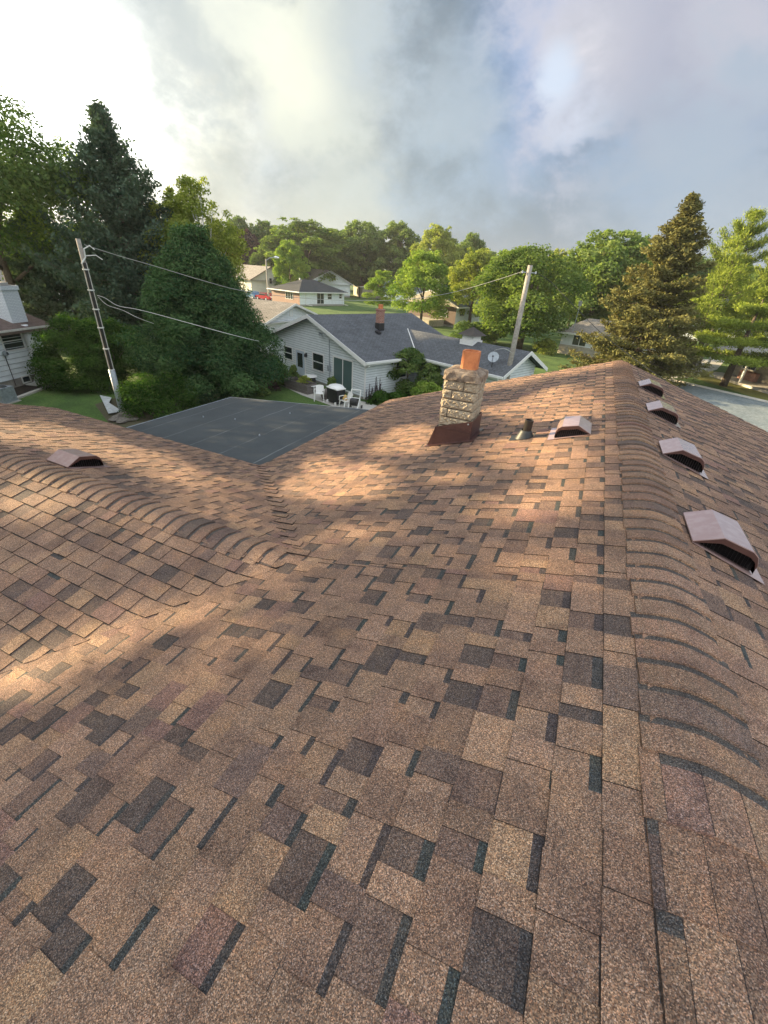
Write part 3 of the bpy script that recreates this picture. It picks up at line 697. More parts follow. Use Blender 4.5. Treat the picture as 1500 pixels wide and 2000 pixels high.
# ------------------------------------------------------------------ generic building pieces (local coordinates of the house)
def clip3(poly, f):                # clip a 2-D (u,z) polygon with f(p)<=0
    out = []
    for i in range(len(poly)):
        p, q = poly[i], poly[(i+1) % len(poly)]; a, b = f(p), f(q)
        if a <= 0: out.append(p)
        if (a < 0 < b) or (b < 0 < a): t_ = a/(a-b); out.append((p[0]+t_*(q[0]-p[0]), p[1]+t_*(q[1]-p[1])))
    return out
def lapwall(mb, a, b, z0, ztop, step=.11, depth=.014, peak=None):
    """clapboard wall from plan point a to b (outside on the right of a->b), flat top ztop, or a gable with peak=(fraction, z)"""
    a = np.array([a[0], a[1], 0.]); b = np.array([b[0], b[1], 0.]); d = b-a; L = np.linalg.norm(d); d /= L; nrm = np.array([d[1], -d[0], 0])
    top = peak[1] if peak else ztop; n = int((top-z0)/step)+1
    for k in range(n):
        lo, hi = z0+k*step, z0+(k+1)*step; poly = [(0, lo), (L, lo), (L, hi), (0, hi)]
        if peak:
            pu = peak[0]*L
            poly = clip3(poly, lambda p: (p[1]-ztop)-(peak[1]-ztop)*p[0]/pu); 
            if len(poly) > 2: poly = clip3(poly, lambda p: (p[1]-ztop)-(peak[1]-ztop)*(L-p[0])/(L-pu))
        else: poly = clip3(poly, lambda p: p[1]-ztop)
        if len(poly) < 3: continue
        cut = lo+min(.022, step*.16)  # lower lip of each board darkened: lap shadow put into its tint
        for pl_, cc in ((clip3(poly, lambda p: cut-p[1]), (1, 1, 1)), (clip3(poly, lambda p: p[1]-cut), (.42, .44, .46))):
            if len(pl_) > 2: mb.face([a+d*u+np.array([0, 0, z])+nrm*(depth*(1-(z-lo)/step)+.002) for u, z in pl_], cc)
        us = [p[0] for p in poly if p[1] < lo+1e-6]
        if len(us) >= 2:
            u0, u1 = min(us), max(us); A = a+d*u0+[0, 0, lo]; B = a+d*u1+[0, 0, lo]
            mb.face([A, B, B+nrm*(depth+.002), A+nrm*(depth+.002)][::-1])
def flatwall(mb, a, b, z0, ztop, peak=None, off=.0):
    a = np.array([a[0], a[1], 0.]); b = np.array([b[0], b[1], 0.]); d = b-a; L = np.linalg.norm(d); d /= L; nrm = np.array([d[1], -d[0], 0])*off
    pts = [a+[0, 0, z0]+nrm, b+[0, 0, z0]+nrm, b+[0, 0, ztop]+nrm]
    if peak: pts.append(a+d*L*peak[0]+[0, 0, peak[1]]+nrm)
    pts.append(a+[0, 0, ztop]+nrm); mb.face(pts)
def rslab(mb, pts, th=.08):         # roof plane with uv in metres; first edge is the eave
    P = [np.array(p, float) for p in pts]; e = P[1]-P[0]; e /= np.linalg.norm(e); nn = None
    for q in P[2:]:
        w = (q-P[0])-e*np.dot(q-P[0], e)
        if np.linalg.norm(w) > .1: w /= np.linalg.norm(w); nn = w; break
    uv = [(float(np.dot(q-P[0], e)), float(np.dot(q-P[0], nn))) for q in P]
    mb.face(P, uv=uv); lo = [q-np.array([0, 0, th]) for q in P]; mb.face(lo[::-1], uv=uv[::-1]); n = len(P)
    for i in range(n): mb.face([P[i], lo[i], lo[(i+1) % n], P[(i+1) % n]], uv=[(0, 0)]*4)
def board(mb, p, q, w, th, out):    # fascia/rake board hanging below the line p-q
    p = np.array(p, float); q = np.array(q, float); o_ = np.array(out, float)*th
    mb.prism([p, q, q-[0, 0, w], p-[0, 0, w]], o_)
def window(root, o, d, nrm, w, h, name='window', glass='glass_dark', rail=True, frame='trim', fw=.07, mull=0):
    """o: bottom-left corner on the wall, d along the wall, nrm outwards"""
    o = np.array(o, float); d = np.array(d, float); nrm = np.array(nrm, float); k = np.array([0, 0, 1.])
    m = MB()
    def bar(u0, u1, z0, z1, t0=.02, t1=.055): m.prism([o+d*u0+k*z0+nrm*t0, o+d*u1+k*z0+nrm*t0, o+d*u1+k*z1+nrm*t0, o+d*u0+k*z1+nrm*t0], nrm*(t1-t0))
    bar(0, w, h-fw, h); bar(0, w, 0, fw); bar(0, fw, fw, h-fw); bar(w-fw, w, fw, h-fw)
    if rail: bar(fw, w-fw, h*.5-.025, h*.5+.025, .02, .045)
    for j in range(mull): u = w*(j+1)/(mull+1); bar(u-.03, u+.03, fw, h-fw, .02, .045)
    f = m.build(name, frame, root); m = MB()
    m.face([o+d*fw+k*fw+nrm*.028, o+d*(w-fw)+k*fw+nrm*.028, o+d*(w-fw)+k*(h-fw)+nrm*.028, o+d*fw+k*(h-fw)+nrm*.028]); m.build('pane', glass, f); return f
def house_root(name, label, O, yaw): r_ = empty(name, (O[0], O[1], 0), yaw); tag(r_, label, 'house'); return r_
def wall4(root, u0, u1, v0, v1, z0, ze, mat, lap, ridge=None, zr=None, step=.12, found='foundation'):
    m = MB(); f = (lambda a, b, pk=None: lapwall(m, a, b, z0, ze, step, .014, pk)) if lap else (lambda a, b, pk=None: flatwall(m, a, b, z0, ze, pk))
    f((u0, v0), (u1, v0), (.5, zr) if ridge == 'v' else None); f((u1, v0), (u1, v1), (.5, zr) if ridge == 'u' else None)
    f((u1, v1), (u0, v1), (.5, zr) if ridge == 'v' else None); f((u0, v1), (u0, v0), (.5, zr) if ridge == 'u' else None)
    w = m.build('wall', mat, root)
    m = MB(); m.box(u0+.02, u1-.02, v0+.02, v1-.02, 0, z0); m.build('foundation', found, root); return w
def simple_house(name, label, O, yaw, Lu, Lv, ze, zr, ridge='u', hip=0., mat='siding_white', roof='roof_slate', lap=False, ov=.5, z0=.35, wins=(), trim='trim', chim=None, gutter=True):
    root = house_root(name, label, O, yaw); k = (zr-ze)/((Lv if ridge == 'u' else Lu)/2+ov)
    zw_ = ze+k*ov
    wall4(root, 0, Lu, 0, Lv, z0, zw_-.06, mat, lap, None if hip else ridge, zr-.08)
    m = MB(); a0, a1, b0, b1 = -ov, Lu+ov, -ov, Lv+ov; e = ze
    if ridge == 'u':
        c = Lv/2; h = hip*(Lv/2+ov); r0, r1 = (a0+h, c, zr), (a1-h, c, zr)
        rslab(m, [(a0, b0, e), (a1, b0, e), r1, r0]); rslab(m, [(a1, b1, e), (a0, b1, e), r0, r1])
        if hip: rslab(m, [(a1, b0, e), (a1, b1, e), r1]); rslab(m, [(a0, b1, e), (a0, b0, e), r0])
    else:
        c = Lu/2; h = hip*(Lu/2+ov); r0, r1 = (c, b0+h, zr), (c, b1-h, zr)
        rslab(m, [(a1, b0, e), (a1, b1, e), r1, r0]); rslab(m, [(a0, b1, e), (a0, b0, e), r0, r1])
        if hip: rslab(m, [(a0, b0, e), (a1, b0, e), r0]); rslab(m, [(a1, b1, e), (a0, b1, e), r1])
    rf = m.build('roof', roof, root)
    m = MB(); t_ = .03; ww = .18
    if ridge == 'u' or hip:
        board(m, (a0, b0, e), (a1, b0, e), ww, t_, (0, -1, 0)); board(m, (a0, b1, e), (a1, b1, e), ww, t_, (0, 1, 0))
    if ridge == 'v' or hip:
        board(m, (a0, b0, e), (a0, b1, e), ww, t_, (-1, 0, 0)); board(m, (a1, b0, e), (a1, b1, e), ww, t_, (1, 0, 0))
    if not hip:
        if ridge == 'v':
            for b_, s in ((b0, -1), (b1, 1)): board(m, (a0, b_, e), (c, b_, zr), ww, t_, (0, s, 0)); board(m, (c, b_, zr), (a1, b_, e), ww, t_, (0, s, 0))
        else:
            for a_, s in ((a0, -1), (a1, 1)): board(m, (a_, b0, e), (a_, c, zr), ww, t_, (s, 0, 0)); board(m, (a_, c, zr), (a_, b1, e), ww, t_, (s, 0, 0))
    m.build('fascia', trim, root)
    for q0, q1 in ((b0+.05, -.03), (Lv+.03, b1-.05)): m = MB(); m.box(a0+.05, a1-.05, q0, q1, e-.14, e-.12); m.build('soffit', trim, root)
    for wdw in wins:
        side, u, z, w, h = wdw[:5]; kw = wdw[5] if len(wdw) > 5 else {}
        if side == 'S': window(root, (u, 0, z), (1, 0, 0), (0, -1, 0), w, h, **kw)
        if side == 'E': window(root, (Lu, u, z), (0, 1, 0), (1, 0, 0), w, h, **kw)
        if side == 'W': window(root, (0, u+w, z), (0, -1, 0), (-1, 0, 0), w, h, **kw)
    if chim:
        cu, cv, cw, czt, cm = chim; m = MB(); m.box(cu-cw/2, cu+cw/2, cv-cw/2, cv+cw/2, ze, czt); m.box(cu-cw/2-.04, cu+cw/2+.04, cv-cw/2-.04, cv+cw/2+.04, czt-.14, czt-.04); m.build('chimney', cm, root)
    return root
def yawdir(a, b): return math.atan2(b[1]-a[1], b[0]-a[0])
# ------------------------------------------------------------------ GREY-SIDED HOUSE (L plan)
GO = (-11.779, 23.008); GY = -.363; W1, LR, L1, GP1, GE, OV, W2, L2, GP2 = 10.48, 9.4, 4.495, .338, 2.363, .507, 4.13, 7.0, .454
gh = house_root('house', 'pale grey clapboard house with charcoal roof and patio door beyond the porch roof', GO, GY)
zr1 = GE+GP1*(W1/2+OV); zr2 = GE+GP2*(W2/2+OV)
m = MB()
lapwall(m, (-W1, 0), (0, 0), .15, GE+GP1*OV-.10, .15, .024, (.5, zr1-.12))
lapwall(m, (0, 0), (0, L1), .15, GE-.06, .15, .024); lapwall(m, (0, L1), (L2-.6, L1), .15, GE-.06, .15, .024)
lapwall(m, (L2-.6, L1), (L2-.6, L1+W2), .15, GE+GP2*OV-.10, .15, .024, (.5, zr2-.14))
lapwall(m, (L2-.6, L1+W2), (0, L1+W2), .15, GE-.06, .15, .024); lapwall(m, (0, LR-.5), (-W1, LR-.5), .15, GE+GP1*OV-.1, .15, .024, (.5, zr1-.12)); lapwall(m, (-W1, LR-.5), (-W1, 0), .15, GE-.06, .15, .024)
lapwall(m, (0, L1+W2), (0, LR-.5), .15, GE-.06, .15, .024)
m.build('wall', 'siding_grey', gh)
m = MB(); m.box(-W1+.02, -.02, .02, LR-.52, 0, .15); m.box(-.02, L2-.62, L1+.02, L1+W2-.02, 0, .149); m.build('foundation', 'foundation', gh)
m = MB(); e = GE; c_ = -W1/2; uv_ = OV-(zr2-GE)/GP1; vm = L1+W2/2
rslab(m, [(OV, -OV, e), (OV, L1-OV, e), (uv_, vm, zr2), (OV, L1+W2+OV, e), (OV, LR, e), (c_, LR, zr1), (c_, -OV, zr1)])
rslab(m, [(-W1-OV, LR, e), (-W1-OV, -OV, e), (c_, -OV, zr1), (c_, LR, zr1)])
rslab(m, [(OV, L1-OV, e), (L2, L1-OV, e), (L2, vm, zr2), (uv_, vm, zr2)]); rslab(m, [(L2, L1+W2+OV, e), (OV, L1+W2+OV, e), (uv_, vm, zr2), (L2, vm, zr2)])
m.build('roof', 'roof_slate', gh)
m = MB()
board(m, (-W1-OV, -OV, e+.03), (c_, -OV, zr1+.03), .24, .03, (0, -1, 0)); board(m, (c_, -OV, zr1+.03), (OV, -OV, e+.03), .24, .03, (0, -1, 0))
board(m, (L2, L1-OV, e+.03), (L2, vm, zr2+.03), .22, .03, (1, 0, 0)); board(m, (L2, vm, zr2+.03), (L2, L1+W2+OV, e+.03), .22, .03, (1, 0, 0))
board(m, (-W1-OV, -OV, e+.02), (-W1-OV, LR, e+.02), .2, .03, (-1, 0, 0)); board(m, (OV+.01, -OV, e), (OV+.01, L1-OV, e), .20, .02, (1, 0, 0)); board(m, (OV, L1-OV-.01, e), (L2, L1-OV-.01, e), .2, .02, (0, -1, 0))
m.box(.0, OV, -OV+.02, L1-OV, e-.16, e-.14); m.box(.0, L2-.02, L1-OV+.02, L1, e-.165, e-.145); m.box(-.06, .025, -.03, .05, .15, GE-.05); m.box(L2-.63, L2-.57, L1-.03, L1+.03, .15, GE-.05)
m.build('fascia', 'trim', gh)
m = MB()
m.box(OV+.03, OV+.15, -OV, L1-OV-.12, e-.11, e+.01); m.box(OV+.03, L2, L1-OV-.15, L1-OV-.03, e-.11, e+.01); m.build('gutter', 'trim', gh)
m = MB(); m.tube([(OV+.09, -.25, e-.1), (OV+.09, -.25, e-.22), (.07, -.1, e-.45), (.07, -.1, .1)], .035, 6); m.build('downspout', 'trim', gh); m = MB()
m.tube([(L2-.25, L1-OV-.09, e-.1), (L2-.25, L1-OV-.09, e-.25), (L2-.3, L1-.06, e-.5), (L2-.3, L1-.06, .2)], .035, 6); m.build('downspout', 'trim', gh)
m = MB(); m.prism([(uv_, vm, zr2+.02), (uv_+.12, vm-.03, zr2+.015), (OV+.06, L1-OV, e+.035), (OV-.06, L1-OV+.02, e+.04)], (0, 0, .012)); m.build('valley_flashing', 'trim', gh)
gu = np.array([math.cos(GY), math.sin(GY), 0]); gv = np.array([-gu[1], gu[0], 0]); g0 = np.array([GO[0], GO[1], 0])
def gloc(P): q = np.array(P)-g0; return np.array([q@gu, q@gv, q[2]])
def grect(x0, y0, x1, y1, p=g0, n=gv):      # wall rectangle between two survey corners
    xm, ym = (x0+x1)/2, (y0+y1)/2
    L_, R_ = gloc(hit(x0, ym-(x1-x0)*.12, p, n)), gloc(hit(x1, ym+(x1-x0)*.12, p, n)); T, B = gloc(hit(xm, y0+.0, p, n)), gloc(hit(xm, y1, p, n)); return L_, R_, B[2], T[2]
for (x0, y0, x1, y1, nm, kw) in ((555.6, 676, 572.4, 702.4, 'window', {}), (611, 689.5, 633.6, 725, 'window', {}), (651, 699, 690, 762, 'patio_door', dict(rail=False, mull=1, glass='curtain', fw=.09))):
    a, b, z0, z1 = grect(x0, y0, x1, y1); window(gh, (a[0], 0, z0), (1, 0, 0), (0, -1, 0), b[0]-a[0], z1-z0, nm, **kw)
a, b, z0, z1 = grect(579.5, 685, 596, 742)
m = MB(); m.box(a[0], b[0], -.05, -.016, max(z0, .16), z1); dr = m.build('door', 'siding_blue', gh)
m = MB(); w_ = b[0]-a[0]; m.box(a[0]+w_*.2, b[0]-w_*.2, -.056, -.051, z0+(z1-z0)*.45, z1-.16); m.build('pane', 'glass_dark', dr); m = MB(); m.box(a[0]+.06, a[0]+.1, -.09, -.05, z0+.95, z0+1.05); m.build('handle', 'galv', dr)
m = MB(); m.box(a[0]-.09, a[0], -.045, -.016, z0, z1+.09); m.box(b[0], b[0]+.09, -.045, -.016, z0, z1+.09); m.box(a[0], b[0], -.045, -.016, z1, z1+.09); m.build('door_frame', 'trim', gh)
p_ = gloc(hit(599.6, 693, g0, gv)); m = MB(); m.box(p_[0]-.05, p_[0]+.05, -.06, -.016, p_[2]-.12, p_[2]+.12); m.lathe([(.02, .12), (.09, .02), (.08, -.12), (.02, -.14)], 8, (p_[0], -.15, p_[2])); m.build('wall_lamp', 'dark_metal', gh)
p_ = gloc(hit(645, 700, g0, gv)); m = MB(); m.tube([(p_[0], -.07, .3), (p_[0], -.07, 3.05)], .03, 6); m.box(p_[0]-.13, p_[0]+.13, -.15, -.016, 1.1, 1.45); m.build('electric_meter', 'galv', gh)
p_ = gloc(hit(629, 652, g0, gv)); m = MB(); m.tube([(p_[0]-.2, -.05, p_[2]), (p_[0], -.25, p_[2]), (p_[0]+.25, -.1, p_[2]-.15)], .03, 6); m.box(p_[0]-.08, p_[0]+.08, -.2, -.016, p_[2]-.1, p_[2]+.08); m.build('service_bracket', 'galv', gh)
# side windows
window(gh, (0, 2.55, 1.0), (0, 1, 0), (1, 0, 0), 1.1, 1.25); window(gh, (1.1, L1, 1.05), (1, 0, 0), (0, -1, 0), .8, 1.1)
window(gh, (L2-.6, L1+.9, 1.2), (0, 1, 0), (1, 0, 0), .75, .65)
# chimney of the grey house: pixel survey on the right slope
pn = np.array(np.cross(gv, (gu*-1*(W1/2+OV)+np.array([0, 0, zr1-GE])))); pn = pn/np.linalg.norm(pn); pp = g0+gu*OV+np.array([0, 0, GE])
def onr(x, y): return gloc(hit(x, y, pp, pn))
q = onr(738, 644); m = MB(); m.box(q[0]-.3, q[0]+.15, q[1]-.0, q[1]+.45, q[2]-.3, q[2]+.42); bb = m.build('chimney', 'black_vinyl', gh)
m = MB(); m.box(q[0]-.28, q[0]+.13, q[1]+.02, q[1]+.43, q[2]+.42, q[2]+1.28); m.box(q[0]-.32, q[0]+.17, q[1]-.02, q[1]+.47, q[2]+1.18, q[2]+1.25); m.build('stack', 'brick_red', bb)
m = MB(); m.box(q[0]-.18, q[0]+.04, q[1]+.12, q[1]+.34, q[2]+1.26, q[2]+1.55); m.build('flue', 'clay_flue', bb)
q = onr(736, 652.5); m = MB(); m.prism([(q[0]-.2, q[1], q[2]+.1), (q[0]+.12, q[1], q[2]+.02), (q[0]+.12, q[1]+.3, q[2]+.02), (q[0]-.2, q[1]+.3, q[2]+.1)], (0, 0, .1)); m.build('roof_vent', 'dark_metal', gh)
# cupola on the lower ridge
q = gloc(hit(921, 661, g0+gv*vm, gv)); cu = q[0]; m = MB(); s = .42
m.box(cu-s, cu+s, vm-s, vm+s, zr2-.3, zr2+.34); m.box(cu-s-.09, cu+s+.09, vm-s-.09, vm+s+.09, zr2-.28, zr2+.06); cp = m.build('cupola', 'trim', gh)
m = MB(); R_ = .68; z_ = zr2+.34
for i in range(4):
    cs = [(cu-R_, vm-R_, z_), (cu+R_, vm-R_, z_), (cu+R_, vm+R_, z_), (cu-R_, vm+R_, z_)]; m.face([cs[i], cs[(i+1) % 4], (cu, vm, z_+.48)])
m.face([(cu-R_, vm-R_, z_), (cu-R_, vm+R_, z_), (cu+R_, vm+R_, z_), (cu+R_, vm-R_, z_)]); m.build('cupola_roof', 'roof_tan', cp)
# dish
def dish(root, P, facing, r0=.42, up=.5, mat='galv'):
    P = np.array(P, float); f = np.array(facing, float); f /= np.linalg.norm(f); a = np.cross(f, [0, 0, 1.]); a /= np.linalg.norm(a); b = np.cross(a, f)
    m = MB(); rings = []
    for k, rr in enumerate((.02, .35, .7, 1.)):
        rings.append([len(m.v)+j for j in range(18)])
        for j in range(18):
            w = 2*math.pi*j/18; m.v.append(tuple(P+[0, 0, up]+r0*rr*(math.cos(w)*a+math.sin(w)*b)+f*.12*r0*3*rr*rr*.3))
    for k in range(3):
        for j in range(18): m.f.append((rings[k][j], rings[k][(j+1) % 18], rings[k+1][(j+1) % 18], rings[k+1][j])); m.c.append((1, 1, 1)); m.uv.append(None)
    d_ = m.build('satellite_dish', mat, root, True)
    m = MB(); c = P+[0, 0, up]; m.tube([P, P+[0, 0, up*.6], c-f*.02], .025, 6); m.tube([c-b*r0*.9, c+f*r0*1.0-b*r0*.25], .014, 5); m.box(*(sum([[ (c+f*r0-b*r0*.25)[i]-.035, (c+f*r0-b*r0*.25)[i]+.035] for i in range(3)], []))); m.tube([P+a*.3+[0, 0, .02], c-[0, 0, .2]], .012, 5); m.build('dish_arm', 'dark_metal', d_)
pn2 = np.cross(gu, gv*(W2/2+OV)+np.array([0, 0, zr2-GE])); pn2 /= np.linalg.norm(pn2); q = gloc(hit(960, 717, g0+gv*(L1-OV)+np.array([0, 0, GE]), pn2))
dish(gh, q, (.35, -.75, .5), .31, .55, 'galv')
# ------------------------------------------------------------------ OTHER HOUSES
# tan-roofed gable behind the grey house
def nrm2(a): a = np.array(a[:2], float); return a/np.linalg.norm(a)
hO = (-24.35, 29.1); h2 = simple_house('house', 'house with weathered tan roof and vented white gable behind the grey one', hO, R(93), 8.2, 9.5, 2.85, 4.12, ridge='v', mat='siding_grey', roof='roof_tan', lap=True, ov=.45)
window(h2, (3.75, 0, 3.05), (1, 0, 0), (0, -1, 0), .42, .5, 'gable_vent', 'siding_grey', False)
dish(h2, (1.9, 4.2, 3.55), (.9, -.2, .35), .34, .45, 'aluminium')
# brick and white hip-roofed house
F1 = gz(586, 598); F2 = gz(672, 597); yaw_ = yawdir(F1, F2)
L_ = math.hypot(*(F2-F1)[:2])
wins = [('S', L_*.36, .35, L_*.16, 2.1, dict(rail=False, mull=1)), ('S', L_*.60, 1.2, L_*.10, 1.15), ('S', L_*.87, 1.35, L_*.07, .9)]
hb = simple_house('house', 'low house with dark hip roof, white long side and red brick end, behind green lawn', F1, yaw_, L_, 9.0, 2.55, 4.55, 'u', 1., 'siding_white', 'roof_charcoal', False, .7, .3, wins, chim=None)
m = MB(); m.box(-.035, -.005, .0, 9.0, .0, 2.5); m.build('brick_wall', 'brick_soft', hb)
window(hb, (-.04, 4.4, 1.0), (0, -1, 0), (-1, 0, 0), 2.4, 1.3, mull=2, rail=False)
m = MB(); m.tube([(L_*.12, -.08, 2.4), (L_*.12, -.08, .3), (L_*.2, -.9, .1)], .06, 6); m.build('downspout', 'trim', hb); m = MB(); m.tube([(L_*.95, -.08, 2.4), (L_*.95, -.08, .3), (L_*1.03, -.9, .1)], .06, 6); m.build('downspout', 'trim', hb)
for q_ in (.35, .72): m = MB(); m.box(L_*q_, L_*q_+.3, 5, 5.3, 4.2, 4.75); m.build('vent_pipe', 'galv', hb)
# cream gable house far left
P1 = at(484, 560, 118); r1_ = simple_house('house', 'small cream gable house with brown trim beside the dark pine', (P1[0]+2, P1[1]-1, 0), R(75), 11, 12, 3.4, 6.3, 'v', 0, 'siding_cream', 'roof_tan', False, .6, .4, (('S', 5.1, 2.6, .9, 1.3),), trim='siding_brown')
P1 = at(512, 556, 128); simple_house('house', 'pale blue house with light grey roof behind the street lamp', (P1[0], P1[1], 0), R(68), 16, 11, 3.2, 6.1, 'u', 1., 'siding_blue', 'roof_pale', False, .6, .4, (('S', 6.5, 1.6, 1.2, 1.1),), chim=(5, 5.5, .8, 7.2, 'siding_cream'))
P1 = at(575, 552, 122); simple_house('house', 'roof of a pale house above the dark hip roof', (P1[0], P1[1]+6, 0), R(60), 13, 10, 3.2, 6.4, 'v', 0, 'siding_white', 'roof_tan', False, .6, .4)
P1 = gz(672, 584); simple_house('house', 'cream house with a reddish hip roof at the woodland edge', (P1[0]-1, P1[1]+12, 0), R(40), 17, 13, 2.9, 5.0, 'u', 1., 'stone_cream', 'roof_red', False, .8, .3, (('S', 4, .9, 2.4, 1.5), ('S', 9, .9, 1.2, 1.4)), chim=(10, 6.5, .8, 6.0, 'stone_cream'))
P1 = at(770, 575, 120); simple_house('house', 'grey roofed house glimpsed between two bright green trees', (P1[0]-3, P1[1], 0), R(10), 15, 9, 2.9, 5.0, 'u', 0, 'siding_white', 'roof_blue', False, .6, .3)
# blue-roofed brown house
P1 = gz(887, 634+6); P2 = gz(925, 637); yb = yawdir(P1, P2)
hz_ = simple_house('house', 'house with pale blue-grey roof, tan gable and brown wall among the trees', (P1[0], P1[1], 0), yb, 7.5, 9.5, 3.0, 5.0, 'u', 0, 'siding_grey', 'roof_blue', False, .9, .3, (('S', 1.0, 1.6, 1.5, 1.3), ('S', 4.5, 2.0, 1.3, .9)), chim=(1.8, 5, .7, 5.9, 'stone_cream'))
m = MB(); flatwall(m, (-.03, 9.5), (-.03, 0), .3, 3.2, (.5, 4.8), 0.); m.build('gable_wall', 'siding_brown', hz_)
m = MB(); m.prism([(-.93, -.9, 3.0), (-.93, 10.4, 3.0), (-.93, 4.75, 4.88)], (.03, 0, 0)); m.build('gable_boards', 'stucco_tan', hz_)
m = MB(); m.box(-4.2, -.1, 2.0, 9.0, 0, .95); m.build('brick_planter', 'stone_cream', hz_)
window(hz_, (-.05, 3.2, 1.3), (0, -1, 0), (-1, 0, 0), 1.6, 1.1)
# tan-roofed stone house right of centre
P1 = gz(1089, 689); P2 = gz(1168, 702); yt = yawdir(P1, P2)
ht_ = simple_house('house', 'low tan-roofed house with stone lower wall beside the brown spruce', (P1[0], P1[1], 0), yt, 11, 8, 2.35, 3.75, 'u', .4, 'siding_grey', 'roof_tan', False, .6, .15, (('S', 1.3, 1.05, 1.6, 1.15, dict(mull=1, rail=False)), ('S', 4.2, 1.05, 1.5, 1.15, dict(mull=1, rail=False))))
m = MB(); m.box(-.02, 11.02, -.09, -.02, 0, 1.0); m.build('stone_wall', 'stone_cream', ht_)
m = MB(); m.tube([(1.2, -.4, 2.5), (1.2, -.4, 5.3)], .04, 6); m.box(1.05, 1.35, -.5, -.3, 5.1, 5.6); m.build('service_mast', 'galv', ht_)
# porch house at the far right
P1 = gz(1398, 737); P2 = gz(1500, 768); yp = yawdir(P1, P2)
hp = simple_house('house', 'cream house with white porch posts and blue shutters across the street', (P1[0]+1.2, P1[1]+2.4, 0), yp, 17, 8, 2.5, 4.1, 'u', 0, 'stone_cream', 'roof_pale', False, .5, .3, (('S', 1.6, 1.0, 1.6, 1.2), ('S', 7.9, .9, 1.9, 1.3, dict(mull=1, rail=False)), ('S', 12.5, .9, 1.9, 1.3)))
m = MB(); rslab(m, [(-.4, -2.6, 2.42), (17.4, -2.6, 2.42), (17.4, .0, 2.85), (-.4, .0, 2.85)]); m.build('porch_roof', 'roof_pale', hp)
for u in (0, 4.5, 9.0, 13.5):
    m = MB(); m.box(u, u+.16, -2.4, -2.24, .2, 2.36); m.build('porch_post', 'trim', hp)
m = MB(); m.box(-.3, 17.3, -2.55, -.1, 0, .2); m.box(-.38, 17.38, -2.66, -2.6, 2.2, 2.44); m.build('porch_floor', 'concrete', hp)
for u in (7.3, 9.9): m = MB(); m.box(u, u+.5, -.06, -.02, .85, 2.25); m.build('shutter', 'blue_shutter', hp)
m = MB(); m.box(2.2, 4.1, -.6, -.2, .2, .95); m.build('brick_wall', 'brick_red', hp)
# far houses seen through the right-hand pine
P1 = at(1385, 628, 95); simple_house('house', 'dark-roofed house glimpsed through the pine branches', (P1[0]-4, P1[1], 0), R(-12), 14, 9, 2.9, 4.9, 'u', 1., 'siding_white', 'roof_charcoal', False, .6, .3, (('S', 4, 1, 2, 1.2),))
P1 = at(1500, 690, 66); simple_house('house', 'pale-roofed house at the right edge above the porch house', (P1[0]-1.5, P1[1], 0), R(-25), 13, 9, 3.0, 4.6, 'u', 0, 'siding_white', 'roof_pale', False, .6, .3)
P1 = at(60, 560, 62); simple_house('house', 'white-trimmed house half hidden behind the dark spruce', (P1[0]-9, P1[1]-4, 0), R(60), 12, 8, 3.2, 5.0, 'u', 0, 'siding_white', 'roof_tan', False, .6, .3)
# ------------------------------------------------------------------ WHITE HOUSE at the left edge
WO = gz(106, 737); WY = math.atan2(-.944, .329)       # u runs towards the camera along the visible wall
wh = house_root('house', 'white lap-sided house with painted brick chimney at the left edge', WO, WY)
wu = np.array([.329, -.944, 0]); wu /= np.linalg.norm(wu); wv = np.array([-wu[1], wu[0], 0]); w0 = np.array([WO[0], WO[1], 0])
def wloc(P): q = np.array(P)-w0; return np.array([q@wu, q@wv, q[2]])
WE = 3.12; WL, WD = 16, 9
m = MB()
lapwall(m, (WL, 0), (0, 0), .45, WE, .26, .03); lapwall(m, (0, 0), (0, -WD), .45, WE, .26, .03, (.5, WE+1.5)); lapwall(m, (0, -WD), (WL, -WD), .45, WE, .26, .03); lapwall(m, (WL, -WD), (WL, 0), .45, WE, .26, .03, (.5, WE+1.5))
m.build('wall', 'siding_white', wh)
m = MB(); m.box(.03, WL-.03, -WD+.03, -.03, 0, .45); m.build('foundation', 'foundation', wh)
kz = 1.5/(WD/2); o2 = .55; ez = WE-.02
m = MB(); rslab(m, [(WL+.4, o2, ez-kz*o2+.1), (-o2, o2, ez-kz*o2+.1), (-o2, -WD/2, ez+1.6), (WL+.4, -WD/2, ez+1.6)]); rslab(m, [(-o2, -WD-o2, ez-kz*o2+.1), (WL+.4, -WD-o2, ez-kz*o2+.1), (WL+.4, -WD/2, ez+1.6), (-o2, -WD/2, ez+1.6)])
m.build('roof', 'roof_brown', wh); ee = ez-kz*o2+.1
m = MB(); board(m, (WL+.4, o2, ee-.06), (-o2, o2, ee-.06), .16, .03, (0, 1, 0)); board(m, (-o2, o2, ee-.06), (-o2, -WD/2, ez+1.54), .16, .03, (-1, 0, 0)); m.box(-o2+.02, WL+.3, .03, o2-.02, ee-.22, ee-.19); m.build('fascia', 'siding_brown', wh)
m = MB(); m.box(-o2, WL+.4, o2+.0, o2+.05, ee-.085, ee+.012); m.build('gutter', 'gutter_rust', wh)
def wpt(x, y, v=0.): return wloc(hit(x, y, w0+wv*v, wv))
def wlin(p, q, v=.12): return [wpt(*p, v), wpt(*q, v)]
a = wpt(37, 643); b = wpt(37, 683); 
window(wh, (a[0]+1.35, .0, b[2]), (-1, 0, 0), (0, 1, 0), 1.35, a[2]-b[2])
sh_u = a[0]; m = MB(); m.box(sh_u-.40, sh_u-.06, .02, .06, b[2]-.05, a[2]+.1); m.build('shutter', 'trim', wh)
